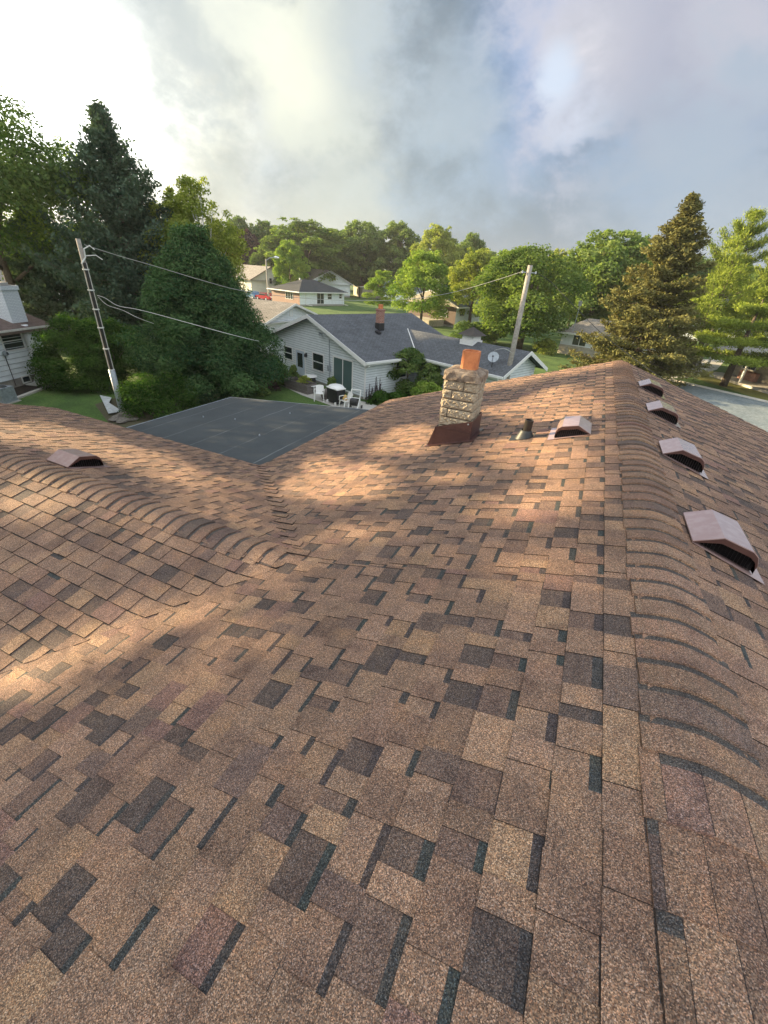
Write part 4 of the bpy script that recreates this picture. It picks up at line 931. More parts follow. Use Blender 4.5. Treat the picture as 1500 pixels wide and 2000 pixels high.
m = MB(); P_ = [wpt(46, 634, .2), wpt(56, 668, .2), wpt(67, 697, .2), wpt(62, 732, .2), wpt(72, 752, .25), wpt(76, 760, .5)]
P_[1][0] = P_[0][0]; P_[3][0] = P_[2][0]
m.tube(P_, [.19, .19, .18, .18, .19, .20], 14); dct = m.build('duct', 'duct_white', wh, True)
for q in (P_[2], P_[3]): m = MB(); m.tube([q-[0, 0, .03], q+[0, 0, .03]], .205, 14); m.build('collar', 'duct_white', dct, True)
q = P_[5]; m = MB(); m.box(q[0]-.35, q[0]+.35, .1, .75, max(q[2]-.05, .03), max(q[2], .08)); m.build('splash_plate', 'trim', dct)
q = wpt(52, 745); window(wh, (q[0]+.3, .0, .1), (-1, 0, 0), (0, 1, 0), .6, .42, rail=False)
q = wpt(6, 690); m = MB(); m.lathe([(.01, 0), (.12, .03), (.15, .1), (.09, .2)], 12); m.v = [(q[0]+v[0], .04+v[2], q[2]+v[1]) for v in m.v]; m.build('wall_lamp', 'galv', wh, True)
q2 = wpt(31, 758); m = MB(); m.tube([(q[0], .06, q[2]-.1), ((q[0]*.6+q2[0]*.4), .06, q[2]*.5), (q2[0], .06, .1)], .018, 5); m.build('cable', 'dark_stem', wh)
# painted chimney
q = wpt(56, 612, .15); q3 = wpt(18, 604, -.3); cwid = 1.0
m = MB(); m.box(q[0], q[0]+cwid, -.95, -.05, ee-.1, ez+1.95); c_ = m.build('chimney', 'brick_white', wh)
m = MB(); m.box(q[0]-.06, q[0]+cwid+.06, -1.01, .01, ez+1.74, ez+1.95); m.build('chimney_top', 'brick_white', c_)
m = MB(); m.box(q[0]+.25, q[0]+.75, -.7, -.25, ez+1.95, ez+2.1); m.build('chimney_cap', 'concrete', c_)
# ground by the white house
A_, B_ = gz(142, 740), gz(20, 786); d_ = (B_-A_)/np.linalg.norm(B_-A_)
n_ = np.array([d_[1], -d_[0], 0]); 
if np.dot(n_, -wv) < 0: n_ = -n_
m = MB(); m.face([tuple(v) for v in (A_+[0, 0, .006], B_+d_*6+[0, 0, .006], B_+d_*6+n_*3.2+[0, 0, .006], A_+n_*3.2+[0, 0, .006])]); o = m.build('mulch_bed', 'mulch'); o['kind'] = 'structure'
m = MB(); m.prism([tuple(v) for v in (A_, B_+d_*6, B_+d_*6+n_*.22, A_+n_*.22)], (0, 0, .09)); tag(m.build('garden_edging', 'concrete'), 'long concrete edging strip along the mulch bed of the white house', 'edging')
q = gz(8, 786); ac = empty('air_conditioner', q, WY); tag(ac, 'grey box air conditioner unit beside the white house wall', 'air conditioner')
m = MB(); m.box(-.42, .42, -.42, .42, .05, .78); bevel(m.build('casing', 'galv', ac), .03)
m = MB(); m.lathe([(.36, .785), (.34, .80), (.05, .81)], 20); m.build('fan_grille', 'dark_metal', ac); m = MB(); m.box(-.5, .5, -.5, .5, 0, .05); m.build('base', 'concrete', ac)
# sheet of metal, boards and stones at the pole foot
S1 = [gz(*p) for p in ((196, 776), (219, 781), (214, 791), (231, 802), (238, 808), (213, 812))]; m = MB(); m.prism([tuple(p+[0, 0, .10]) for p in S1], (0, 0, .03)); tag(m.build('metal_sheet', 'sheet_metal'), 'bent sheet of bright metal lying by the foot of the left pole', 'metal sheet')
for i, (x, y, rr) in enumerate(((243, 812, .30), (250, 816, .24), (232, 818, .30), (262, 821, .22), (224, 822, .26), (247, 822, .3), (238, 826, .25))):
    p = gz(x, y); bm = MB(); rr_ = random.Random(i); n = 9
    for k in range(5):
        for j in range(n):
            w = 2*math.pi*j/n; h = k/4; f = math.sin(math.pi*(.12+.85*h))
            bm.v.append((p[0]+rr*f*math.cos(w)*rr_.uniform(.85, 1.2), p[1]+rr*f*math.sin(w)*rr_.uniform(.8, 1.15), rr*.75*h*rr_.uniform(.9, 1.05)))
    for k in range(4):
        for j in range(n): bm.f.append((k*n+j, k*n+(j+1) % n, (k+1)*n+(j+1) % n, (k+1)*n+j)); bm.c.append((1, 1, 1)); bm.uv.append(None)
    bm.f.append(tuple(range(4*n, 5*n))); bm.c.append((1, 1, 1)); bm.uv.append(None)
    tag(bm.build('rock', 'rock'), 'grey-brown stone in the loose pile at the foot of the left pole', 'rock', 'stones at the pole foot')
# ------------------------------------------------------------------ POLES AND WIRES
def pole(name, label, base, h, r0, r1, mat='wood_pole', lean=(0, 0)):
    root = empty(name, base); m = MB(); m.tube([(0, 0, -.3), (lean[0]*.5, lean[1]*.5, h*.5), (lean[0], lean[1], h)], [r0, (r0+r1)/2, r1], 14); m.build('shaft', mat, root, True); tag(root, label, 'utility pole'); return root
PB = gz(240, 808); PT = at(152, 466, np.hypot(PB[0], PB[1])); lp = pole('utility_pole', 'dark utility pole with white bracket bands and grey lower guard, at the left hedge', PB, PT[2], .115, .085, lean=(PT[0]-PB[0], PT[1]-PB[1]))
cdir = -np.array([PB[0], PB[1], 0])/np.hypot(PB[0], PB[1]); sdir = np.array([cdir[1], -cdir[0], 0])
h_ = PT[2]; ln = np.array([PT[0]-PB[0], PT[1]-PB[1], 0])/h_
def pl(z, c=0., s=0.): return ln*z+cdir*c+sdir*s+np.array([0, 0, z])
m = MB(); m.tube([pl(2.1, .11), pl(h_-.85, .09)], .062, 8); m.build('cable_riser', 'black_vinyl', lp)
for s_ in (-.085, .085): m = MB(); m.tube([pl(2.1, .13, s_*1.1), pl(h_-.85, .11, s_)], .016, 6); m.build('conduit', 'gutter_rust', lp)
m = MB(); m.tube([pl(.0, .08), pl(2.15, .08)], .135, 12); m.build('pole_guard', 'galv', lp, True)
for z in (2.15, 3.1, 4.0, 4.75, 5.5, h_-1.1): m = MB(); m.tube([pl(z-.025, .07), pl(z+.025, .07)], .130, 12); m.build('band', 'trim', lp)
m = MB(); m.tube([pl(h_-.9, .15, .1), pl(h_-.65, .1, -.1), pl(h_-.35, .12, -.12), pl(h_-.22, .1, -.35), pl(h_-.35, .1, -.5)], .03, 6); m.tube([pl(h_-.6, .1, -.1), pl(h_-.55, .1, -.5), pl(h_-.7, .1, -.7)], .02, 6); m.build('wire_loop', 'trim', lp)
RP = gz(1036, 518, 7.75); rp = pole('utility_pole', 'weathered grey wooden utility pole rising behind the stone chimney', (RP[0], RP[1], 0), 7.75, .16, .12)
q = np.array([.90, .42, 0]); q /= np.linalg.norm(q); m = MB(); m.tube([q*-.34+[0, 0, 7.42], q*.36+[0, 0, 7.42]], .025, 6); m.build('crossarm', 'galv', rp)
for s_ in (-.34, .36): m = MB(); m.lathe([(.03, -.06), (.05, -.03), (.03, 0), (.05, .03), (.02, .07)], 8, tuple(q*s_+[0, 0, 7.42])); m.build('insulator', 'aluminium', rp)
LB = gz(525, 588); lm = empty('street_lamp', LB); tag(lm, 'street lamp with curved arm on a tall grey post beyond the houses', 'street lamp'); LT = at(522, 506, np.hypot(LB[0], LB[1]))[2]
m = MB(); m.tube([(0, 0, 0), (0, 0, LT)], [.22, .15], 8); m.build('post', 'wood_pole', lm)
ld = np.array([rx[0], rx[1], 0]); ld /= np.linalg.norm(ld)
m = MB(); m.tube([ld*0+[0, 0, LT-.3], ld*.8+[0, 0, LT+.25], ld*1.9+[0, 0, LT+.45]], .07, 6); m.build('arm', 'galv', lm); m = MB(); m.tube([ld*1.7+[0, 0, LT+.42], ld*2.1+[0, 0, LT+.42], ld*2.7+[0, 0, LT+.34]], [.12, .28, .16], 8); m.build('lamp_head', 'aluminium', lm)
P1 = at(1426, 552, 62); P0 = at(1395, 640, 62); rr = pole('utility_pole', 'pale pole with transformer half hidden in the pine on the right', (P0[0], P0[1], 0), P1[2], .2, .16)
m = MB(); m.tube([(-.1, -.45, P1[2]-2.6), (-.1, -.45, P1[2]-1.5)], .33, 12); m.build('transformer', 'galv', rr)
def wire(name, label, pts, r0, mat, sub=14, sag=0.):
    P = [np.array(p, float) for p in pts]
    if len(P) == 2:
        P = [P[0]+(P[1]-P[0])*k/sub-np.array([0, 0, sag*4*(k/sub)*(1-k/sub)]) for k in range(sub+1)]
    else:
        Q = []; n = len(P)
        for i in range(n-1):
            p0, p1, p2, p3 = P[max(i-1, 0)], P[i], P[i+1], P[min(i+2, n-1)]
            for k in range(5):
                t_ = k/5; Q.append(.5*((2*p1)+(p2-p0)*t_+(2*p0-5*p1+4*p2-p3)*t_**2+(3*p1-p0-3*p2+p3)*t_**3))
        P = Q+[P[-1]]
    m = MB(); m.tube(P, r0, 5); tag(m.build(name, mat), label, 'wire')
dl = np.hypot(PB[0], PB[1]); dr_ = np.hypot(RP[0], RP[1])
wire('wire', 'long sagging wire from the left pole top to the grey pole', [at(165, 478, dl-.3), at(230, 499, dl-.7), at(300, 519, dl-1.2), at(400, 549, dl-1.8), at(480, 569, dl-1.2), at(600, 583, dl), at(700, 587, dl+.5), at(790, 585, dl-.5), at(880, 572, dr_+1.5), at(960, 550, dr_+.8), RP+q*-.34+[0, 0, -.3]], .012, 'wire_grey')
wire('wire', 'white cable running from the left pole to the grey house corner', [at(190, 577, dl-.1), at(205, 582, dl), at(230, 597, dl+.2), at(262, 603, dl-.4), at(300, 612, dl-1), at(380, 634, dl-2), at(450, 653, dl-2), at(490, 663, dl-.2), at(510, 667, dl+3), at(530, 671, dl+6.8)], .012, 'wire_white')
wire('wire', 'thin faint wire leaving the left pole below the white cable', [at(192, 580, dl-.1), at(210, 596, dl), at(240, 606, dl-.2), at(268, 620, dl-.6), at(300, 632, dl+.6)], .010, 'wire_white')
wire('wire', 'black service wire dropping from the grey pole past the right gable', [RP+q*.36+[0, 0, -.3], at(1075, 550, dr_), at(1108, 584, dr_-1), at(1180, 655, dr_-3), at(1290, 737, dr_-6), at(1400, 802, dr_-8.5), at(1500, 855, dr_-10), at(1640, 925, dr_-11)], .013, 'wire_black')
wire('wire', 'short wire from the grey pole to the dish on the lower roof', [np.array([RP[0], RP[1], 3.5]), at(985, 681, 25), at(965, 684, 27)], .012, 'wire_white')
wire('wire', 'pale wire crossing the pines to the transformer pole', [at(1372, 557, 62), P1+[0, 0, -.3]], .035, 'wire_white', 8, .2)
# ------------------------------------------------------------------ PATIO THINGS by the grey house
def lawnchair(p, yaw, label):
    root = empty('lawn_chair', p, yaw); tag(root, label, 'chair', 'white plastic patio chairs')
    m = MB(); m.prism([(-.24, -.22, .42), (.24, -.22, .42), (.22, .22, .40), (-.22, .22, .40)], (0, 0, .03)); bevel(m.build('seat', 'plastic_white', root), .01)
    m = MB()
    K = 6
    for k in range(K):
        a, b = -.24+.48*k/K, -.24+.48*(k+1)/K
        ta, tb = .86-.9*a*a, .86-.9*b*b; ya, yb_ = .24-.6*a*a*.5, .24-.6*b*b*.5
        m.prism([(a, ya-.03, .42), (b, yb_-.03, .42), (b, yb_+.10, tb), (a, ya+.10, ta)], (0, .02, 0))
    m.build('backrest', 'plastic_white', root)
    for s in (-1, 1):
        m = MB(); m.tube([(s*.25, .24, .62), (s*.30, .0, .66), (s*.30, -.24, .64), (s*.28, -.27, .45)], .024, 6); m.build('armrest', 'plastic_white', root)
        m = MB(); m.tube([(s*.25, -.22, .44), (s*.29, -.29, 0)], [.035, .024], 6); m.build('leg', 'plastic_white', root)
        m = MB(); m.tube([(s*.23, .22, .44), (s*.27, .30, 0)], [.035, .024], 6); m.build('leg', 'plastic_white', root)
c1p, c2p = gz(624, 782), gz(675, 797)
lawnchair(c1p, R(28), 'white plastic patio chair next to the low white side table')
lawnchair(c2p, R(-28), 'white plastic patio chair with a tan plush bundle, in front of the patio door')
m = MB(); m.lathe([(.02, 0), (.13, .05), (.15, .14), (.08, .22), (.10, .27), (.02, .33)], 10, (c2p[0]-.04, c2p[1], .44)); tag(m.build('plush_bundle', 'plush', None, True), 'tan plush bundle on the seat of a white chair', 'plush')
p = gz(608, 768); tb = empty('side_table', p, R(15)); tag(tb, 'low white plastic side table left of the patio chair', 'table'); m = MB(); m.box(-.3, .3, -.22, .22, .46, .50); bevel(m.build('tabletop', 'plastic_white', tb), .02)
for sx in (-1, 1):
    for sy in (-1, 1): m = MB(); m.tube([(sx*.25, sy*.18, .46), (sx*.28, sy*.2, 0)], .028, 6); m.build('leg', 'plastic_white', tb)
p = gz(606, 757); rt = empty('round_table', p); tag(rt, 'round table with pale top and dark skirt against the clapboard wall', 'table'); m = MB(); m.lathe([(0, .76), (.46, .76), (.47, .73), (0, .73)], 20); m.build('tabletop', 'plastic_white', rt); m = MB(); m.lathe([(.36, 0), (.38, .4), (.36, .73)], 16); m.build('skirt', 'pot_black', rt, True)
p = gz(590, 763); pb = empty('planter_box', p, GY+R(6)); tag(pb, 'long dark timber planter box below the back door', 'planter'); m = MB()
for k in range(3):
    m.box(-1.25, 1.0, -.42, -.38, .02+k*.2, .2+k*.2); m.box(-1.25, 1.0, .38, .42, .02+k*.2, .2+k*.2); m.box(.96, 1.0, -.38, .38, .02+k*.2, .2+k*.2); m.box(-1.25, -1.21, -.38, .38, .02+k*.2, .2+k*.2)
m.build('box', 'planter', pb); m = MB(); m.box(-1.2, .95, -.38, .38, .3, .5); m.build('soil', 'mulch', pb)
p = gz(656, 787); gr_ = empty('grill', p, GY); tag(gr_, 'black covered barbecue with a white lid cover in front of the patio door', 'grill')
m = MB(); m.box(-.5, .5, -.3, .3, .08, .88); bevel(m.build('cover', 'black_vinyl', gr_), .06, 3); m = MB(); m.box(-.52, .52, -.34, .34, .88, .94); m.lathe([(.5, .94), (.42, 1.04), (.2, 1.10), (0, 1.11)], 14); bevel(m.build('lid', 'plastic_white', gr_), .02)
for s in (-.38, .38): m = MB(); m.tube([(s-.02, -.33, .09), (s+.04, -.33, .09)], .09, 12); m.build('wheel', 'plastic_white', gr_)
p = gz(638, 778); m = MB(); m.lathe([(.0, 0), (.30, 0), (.38, .25), (.40, .5), (.34, .52), (.0, .5)], 14, tuple(p)); tag(m.build('barrel_planter', 'planter', None, True), 'brown barrel planter between the chair and the grill', 'planter')
p = gz(692, 799); hc = empty('hose_cart', p, R(10)); tag(hc, 'white hose reel cart with small wheels at the house corner', 'hose cart')
m = MB()
for s in (-.28, .28): m.tube([(s, -.35, .05), (s, .1, .62), (s, .25, 1.05)], .03, 6); m.tube([(s, .35, .06), (s, .1, .62)], .03, 6)
for q_ in ((.25, 1.05), (.1, .62)): m.tube([(-.28, q_[0], q_[1]), (.28, q_[0], q_[1])], .03, 6)
m.build('frame', 'plastic_white', hc); m = MB(); m.tube([(-.22, -.02, .42), (.22, -.02, .42)], .22, 16); m.build('hose_reel', 'needle_dark' if False else 'black_vinyl', hc)
for s in (-.34, .34): m = MB(); m.tube([(s-.03, .33, .10), (s+.03, .33, .10)], .10, 12); m.build('wheel', 'dark_metal', hc)
for x, y, rr, hh, lb in ((573, 752, .26, .55, 'black plant pot by the back door'), (567, 750, .16, .5, 'small white plant pot left of the black pot')):
    p = gz(x, y); m = MB(); m.lathe([(0, 0), (rr*.75, 0), (rr, hh), (rr*.85, hh), (0, hh-.08)], 14, tuple(p)); tag(m.build('plant_pot', 'pot_black' if 'black' in lb[:5] else 'plastic_white', None, True), lb, 'pot')
Pa = [gz(*q) for q in ((548, 752), (590, 772), (640, 790), (672, 803), (712, 806), (745, 795), (712, 785))]
sheet('patio', Pa, .008, 'concrete')
# ------------------------------------------------------------------ CARS
def car(p, yaw, mat, label, L_=4.5, Wd=1.8, H=1.45):
    root = empty('parked_car', p, yaw); tag(root, label, 'car', 'cars parked by the far houses')
    prof = [(-L_/2, .35), (-L_/2, .75), (-L_*.44, .88), (-L_*.22, .95), (-L_*.10, H), (L_*.22, H), (L_*.36, .98), (L_*.47, .90), (L_/2, .7), (L_/2, .35)]
    m = MB(); m.prism([(x, -Wd/2, z) for x, z in prof], (0, Wd, 0)); bevel(m.build('body', mat, root), .12, 3)
    m = MB(); m.prism([(-L_*.2, -Wd/2-.01, .98), (-L_*.09, -Wd/2-.01, H-.1), (L_*.21, -Wd/2-.01, H-.1), (L_*.31, -Wd/2-.01, .98)], (0, Wd+.02, 0)); m.prism([(-L_*.215, -Wd/2+.1, .97), (-L_*.115, -Wd/2+.1, H-.06), (-L_*.115, Wd/2-.1, H-.06), (-L_*.215, Wd/2-.1, .97)], (-.03, 0, .01)); m.build('window', 'glass_dark', root)
    for sx in (-L_*.31, L_*.31):
        for sy in (-1, 1): m = MB(); m.tube([(sx, sy*(Wd/2-.16), .33), (sx, sy*(Wd/2+.02), .33)], .33, 14); w = m.build('wheel', 'tyre', root); m = MB(); m.tube([(sx, sy*(Wd/2+.02), .33), (sx, sy*(Wd/2+.035), .33)], .19, 10); m.build('rim', 'galv', w)
    for sy in (-.65, .65): m = MB(); m.box(-L_/2-.02, -L_/2+.02, sy-.18, sy+.18, .62, .76); m.build('headlight', 'aluminium', root)
car(gz(494, 583), R(-20), 'car_blue', 'blue car parked at the far left beside the cream house')
car(gz(518, 586.5), R(-12), 'car_red', 'red car parked in the middle of the three far cars')
car(gz(541, 588), R(60), 'car_white', 'white car nearest the brick end of the hip-roofed house')
# ------------------------------------------------------------------ FOLIAGE
# sun patches wanted on the roof; leaves that would shade them are cut away
LIT = [(1110, 880, 130, 85, 0), (1130, 960, 110, 75, 0), (1010, 1000, 90, 38, 0), (1195, 850, 40, 140, 0), (1235, 1100, 80, 150, 8), (1050, 1105, 95, 50, 0), (1210, 1200, 60, 40, 0), (985, 880, 60, 22, -10),
       (655, 950, 135, 46, -6), (880, 935, 70, 20, -5), (800, 862, 95, 26, -12), (720, 1040, 80, 22, 0), (920, 1080, 60, 22, 0), (640, 900, 50, 10, -8),
       (90, 1310, 150, 40, -24), (250, 1240, 120, 34, -30), (430, 1180, 110, 30, -25), (560, 1115, 70, 30, -20), (370, 1275, 70, 18, -35), (400, 1335, 70, 26, -25), (480, 1260, 70, 38, -30), (620, 1060, 60, 22, -10),
       (60, 850, 190, 40, 6), (280, 900, 150, 40, 16), (400, 960, 130, 44, 25), (140, 1140, 60, 18, -20), (350, 1070, 120, 18, 20), (60, 1000, 110, 34, 15), (250, 1010, 100, 26, 22), (470, 1030, 70, 30, 30), (120, 960, 120, 30, 18),
       (1110, 790, 130, 34, -6), (1185, 770, 45, 60, 0), (1020, 860, 70, 40, -8), (980, 800, 60, 12, -6), (40, 1120, 60, 14, -20)]
def shadow_hit(P):
    """where the shadow of points P falls on our roof, as survey coordinates; also whether it falls on it"""
    d = -SUND; x = np.array(P, float)
    t_ = (x[:, 2]-5.3)/SUND[2]
    for _ in range(6):
        q = x+d*t_[:, None]; zm = ZR-S*np.abs(q[:, 0]-XR); zw_ = np.where(q[:, 0] < XP, ZW-S*np.abs(q[:, 1]-YW), -9); z = np.maximum(zm, zw_); z = np.where(q[:, 0] < XE, np.maximum(zw_, 4), z)
        t_ = t_+(q[:, 2]-z)/SUND[2]*.6
    q = x+d*t_[:, None]
    return q
def litmask(P):
    q = shadow_hit(P); on = (q[:, 0] > XW-1) & (q[:, 0] < 2.5) & (q[:, 1] > -4) & (q[:, 1] < YE+.5)
    u, v = topx(q); lit = np.zeros(len(P), bool)
    wob = 14*np.sin(u*.045+v*.02)+10*np.sin(v*.06-u*.013)
    for cx, cy, a, b, an in LIT:
        c_, s_ = math.cos(R(an)), math.sin(R(an)); du, dv = u-cx, v-cy+wob*(b/60.)
        lit |= ((du*c_+dv*s_)/a)**2+((-du*s_+dv*c_)/b)**2 < 1
    return on & lit, on
def leafmesh(name, mat, C, N, size, tint, asp=.55, updir=None):
    """one small pointed blade per row of C, normal N"""
    n = len(C); N = N/np.maximum(np.linalg.norm(N, axis=1, keepdims=True), 1e-6)
    a = rng.normal(size=(n, 3)) if updir is None else updir+rng.normal(size=(n, 3))*.35
    a -= N*np.sum(a*N, axis=1, keepdims=True); a /= np.maximum(np.linalg.norm(a, axis=1, keepdims=True), 1e-6); b = np.cross(N, a)
    s = np.asarray(size).reshape(-1, 1)*np.ones((n, 1)); V = np.empty((n, 4, 3)); fold = N*s*.12
    V[:, 0] = C-a*s; V[:, 1] = C+b*s*asp+fold; V[:, 2] = C+a*s; V[:, 3] = C-b*s*asp+fold
    me = bpy.data.meshes.new(name); me.vertices.add(4*n); me.loops.add(4*n); me.polygons.add(n)
    me.vertices.foreach_set('co', V.astype(np.float32).ravel()); me.loops.foreach_set('vertex_index', np.arange(4*n, dtype=np.int32))
    me.polygons.foreach_set('loop_start', np.arange(0, 4*n, 4, dtype=np.int32)); me.update(calc_edges=True)
    at2 = me.attributes.new('tint', 'FLOAT', 'FACE'); at2.data.foreach_set('value', np.clip(tint, 0, 1).astype(np.float32)); me.materials.append(MATS[mat]); return me
def envelope(shape, h):
    h = np.clip(h, 0, 1)
    if shape == 'round': return np.sqrt(np.clip(1-(2*h-1)**2*.96, 0, 1))
    if shape == 'egg': return np.sqrt(np.clip(1-(2*(h**.8)-1)**2, 0, 1))
    if shape == 'cone': return (1-h)**.75*np.minimum(1, h*8+.55)
    if shape == 'vase': return np.sqrt(np.clip(1-(2*(h**1.25)-1)**2*.97, 0, 1))
    if shape == 'dome': return np.sqrt(np.clip(1-h**2*.98, 0, 1))
    if shape == 'bell': return np.clip(1-h**1.75, 0, 1)**.8*np.minimum(1, .80+h)
    if shape == 'column': return np.clip(1-h**3, 0, 1)*np.minimum(1, .55+h*3)
def crown(h0, h1, rad, nl, leaves, size, shape, seed, lob=.3, droop=0., asp=.6, spike=0., rough=.13):
    """leaf positions gathered in lobes spread over an envelope"""
    r = np.random.default_rng(seed); H = h1-h0; lobes = []
    for i in range(nl):
        hh = r.uniform(.03, .97)**(.9); w = r.uniform(0, 2*math.pi); e = envelope(shape, hh)*rad*r.uniform(1-rough, 1+rough); lr = lob*rad*r.uniform(.6, 1.25)*(.65+.5*envelope(shape, hh))
        rr = max(0, e-lr*.75)*r.uniform(.55, 1.02)**.5
        lobes.append((rr*math.cos(w), rr*math.sin(w), h0+hh*H, lr, r.uniform(-.35, .35)))
    for i in range(int(nl*spike)):
        hh = r.uniform(.55, 1.0); w = r.uniform(0, 2*math.pi); e = envelope(shape, min(hh, .93))*rad*r.uniform(.2, .95); lobes.append((e*math.cos(w), e*math.sin(w), h0+hh*H+rad*.08, lob*rad*.42, r.uniform(-.2, .4)))
    lobes = np.array(lobes); wt = lobes[:, 3]**2; idx = r.choice(len(lobes), leaves, p=wt/wt.sum()); Lb = lobes[idx]
    d = r.normal(size=(leaves, 3)); d /= np.linalg.norm(d, axis=1, keepdims=True); d[:, 2] = np.where(d[:, 2] < -.4, -d[:, 2], d[:, 2])
    rr = Lb[:, 3]*(.45+.6*r.random(leaves)**.6)
    P = Lb[:, :3]+d*rr[:, None]*np.array([1, 1, .8]); P += r.normal(size=P.shape)*rad*.02
    N = d*.8+np.array([0, 0, .55])+r.normal(size=P.shape)*.55
    tint = .42+Lb[:, 4]+r.normal(size=leaves)*.18; return P, N, size*(.7+.6*r.random(leaves)), tint, lobes
def trunkmesh(h, r0, lobes, seed, mat='bark', nl=9, fork=.3, lean=(0, 0)):
    r = random.Random(seed); m = MB(); top = h
    m.tube([(0, 0, -.2), (r0*.3, 0, h*.3), (lean[0]*.5, lean[1]*.5, h*.6), (lean[0], lean[1], top)], [r0*1.15, r0*.85, r0*.5, r0*.12], 8)
    L_ = list(lobes); r.shuffle(L_)
    for l in L_[:nl]:
        z0 = min(max(h*fork, l[2]*.55), h*.8); m.tube([(0, 0, z0), (l[0]*.4, l[1]*.4, z0+(l[2]-z0)*.55), (l[0]*.92, l[1]*.92, l[2])], [r0*.42, r0*.25, r0*.07], 5)
    return m.mesh('trunk', mat, True)
class Tree: pass
def make_tree(kind, h0, h1, rad, nl, leaves, size, shape, mat, seed, bark='bark', r0=.2, nlimb=9, asp=.6, core=0., **kw):
    P, N, s, t_, lobes = crown(h0, h1, rad, nl, leaves, size, shape, seed, **kw)
    if core:
        r = np.random.default_rng(seed+5); n = int(leaves*core); hq = r.uniform(.02, .9, n); w = r.uniform(0, 6.283, n); q = envelope(shape, hq)*rad*.72*np.sqrt(r.random(n))
        P = np.concatenate([P, np.stack([q*np.cos(w), q*np.sin(w), h0+hq*(h1-h0)], 1)]); N = np.concatenate([N, r.normal(size=(n, 3))]); s = np.concatenate([s, size*2.2*np.ones(n)]); t_ = np.concatenate([t_, .3*np.ones(n)])
    T = Tree(); T.kind = kind; T.crown = leafmesh('crown', mat, P, N, s, t_, asp); T.trunk = trunkmesh(h1*.93, r0, lobes, seed, bark, nlimb); T.P = P; T.data = (P, N, s, t_, mat); return T
def put_tree(T, loc, label, scale=1., rot=0., group=None, cat='tree', zscale=None, cull=False, name=None):
    root = empty(name or T.kind, (loc[0], loc[1], 0), rot); root.scale = (scale, scale, zscale or scale); tag(root, label, cat, group)
    me = T.crown
    if cull:
        c_, s_ = math.cos(rot), math.sin(rot); P = T.data[0]*np.array([scale, scale, zscale or scale]); Wp = np.stack([P[:, 0]*c_-P[:, 1]*s_+loc[0], P[:, 0]*s_+P[:, 1]*c_+loc[1], P[:, 2]], 1)
        lit, on = litmask(Wp); k = ~lit; me = leafmesh('crown', T.data[4], T.data[0][k], T.data[1][k], T.data[2][k], T.data[3][k])
    c = bpy.data.objects.new('crown', me); COL.objects.link(c); c.parent = root; t2 = bpy.data.objects.new('trunk', T.trunk); COL.objects.link(t2); t2.parent = root; return root
def conifer(kind, h, rad, n_br, per, size, mat, seed, bark='bark', droop=.25, upturn=.12, bottom=.06, gap=.0, ns=9, subl=.5, power=.8, r0=.2, asp=.28, tuft=0., whorl=0., jit=.035, blunt=.0):
    """whorled branches, each with side sprays clothed in short needles; tuft>0 gathers needles at the spray ends"""
    r = np.random.default_rng(seed); P = []; A = []; T_ = []; SZ = []; m = MB()
    m.tube([(0, 0, -.2), (0, 0, h*.5), (0, 0, h*.985)], [r0*1.1, r0*.6, .03], 8)
    for i in range(n_br):
        f = bottom+(1-bottom)*((i+r.random())/n_br)**(1-.25*blunt); z0 = h*f
        if whorl: z0 = round(z0/whorl)*whorl+r.normal()*.06; f = min(z0/h, .985)
        e = rad*min(max(.005, 1-f)**power, (1-f)*1.55)*r.uniform(.68, 1.12)+.08
        if r.random() < gap: e *= r.uniform(.3, .6)
        w = i*2.39996+r.uniform(-.4, .4); dv = np.array([math.cos(w), math.sin(w), 0]); lv = np.array([-dv[1], dv[0], 0]); up_ = upturn*(1+.5*f); tb = r.uniform(-.16, .16)
        n_ = max(60, int(per*(.25+.9*e/rad))); j = r.integers(0, ns+1, n_); tj = .12+.86*(j+.5)/(ns+1); side = np.where(j % 2 == 0, 1., -1.); side[j == ns] = 0; tj[j == ns] = .3
        sl_ = subl*e*(1.08-tj)*np.where(j == ns, 1.4, 1); q = r.random(n_)**(.9 if not tuft else .45)
        if tuft: q = np.round(q*3)/3*.95+r.normal(size=n_)*.03
        tt = tj+q*sl_*.72/e; lat = side*q*sl_*.72
        z = z0-droop*e*tt+up_*e*tt**2.1-.18*droop*q*sl_
        jt = jit*rad*(1+tuft)
        X = dv[None]*(e*tt)[:, None]+lv[None]*lat[:, None]; X[:, 2] = z; X += r.normal(size=X.shape)*np.array([jt, jt, jt*.7]); 
        a = dv[None]*np.ones((n_, 1))+lv[None]*side[:, None]*.9; a[:, 2] = -droop+up_*2*tt+(.8 if tuft else 0)
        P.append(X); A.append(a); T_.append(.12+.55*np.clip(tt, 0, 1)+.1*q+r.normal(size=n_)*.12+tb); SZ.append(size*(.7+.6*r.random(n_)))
        if e > .5: m.tube([(0, 0, z0), tuple(dv*e*.5+[0, 0, z0-droop*e*.5+up_*e*.23]), tuple(dv*e*.95+[0, 0, z0-droop*e*.95+up_*e*.9])], [r0*.18, r0*.1, .012], 4, False)
    P = np.concatenate(P); A = np.concatenate(A); N = r.normal(size=P.shape)+np.array([0, 0, .8])
    T = Tree(); T.kind = kind; T.data = (P, N, np.concatenate(SZ), np.concatenate(T_), mat); T.P = P
    T.crown = leafmesh('crown', mat, P, N, T.data[2], T.data[3], asp, A); T.trunk = m.mesh('trunk', bark, True); return T
def hh(px, py, d): return float(at(px, py, d)[2])
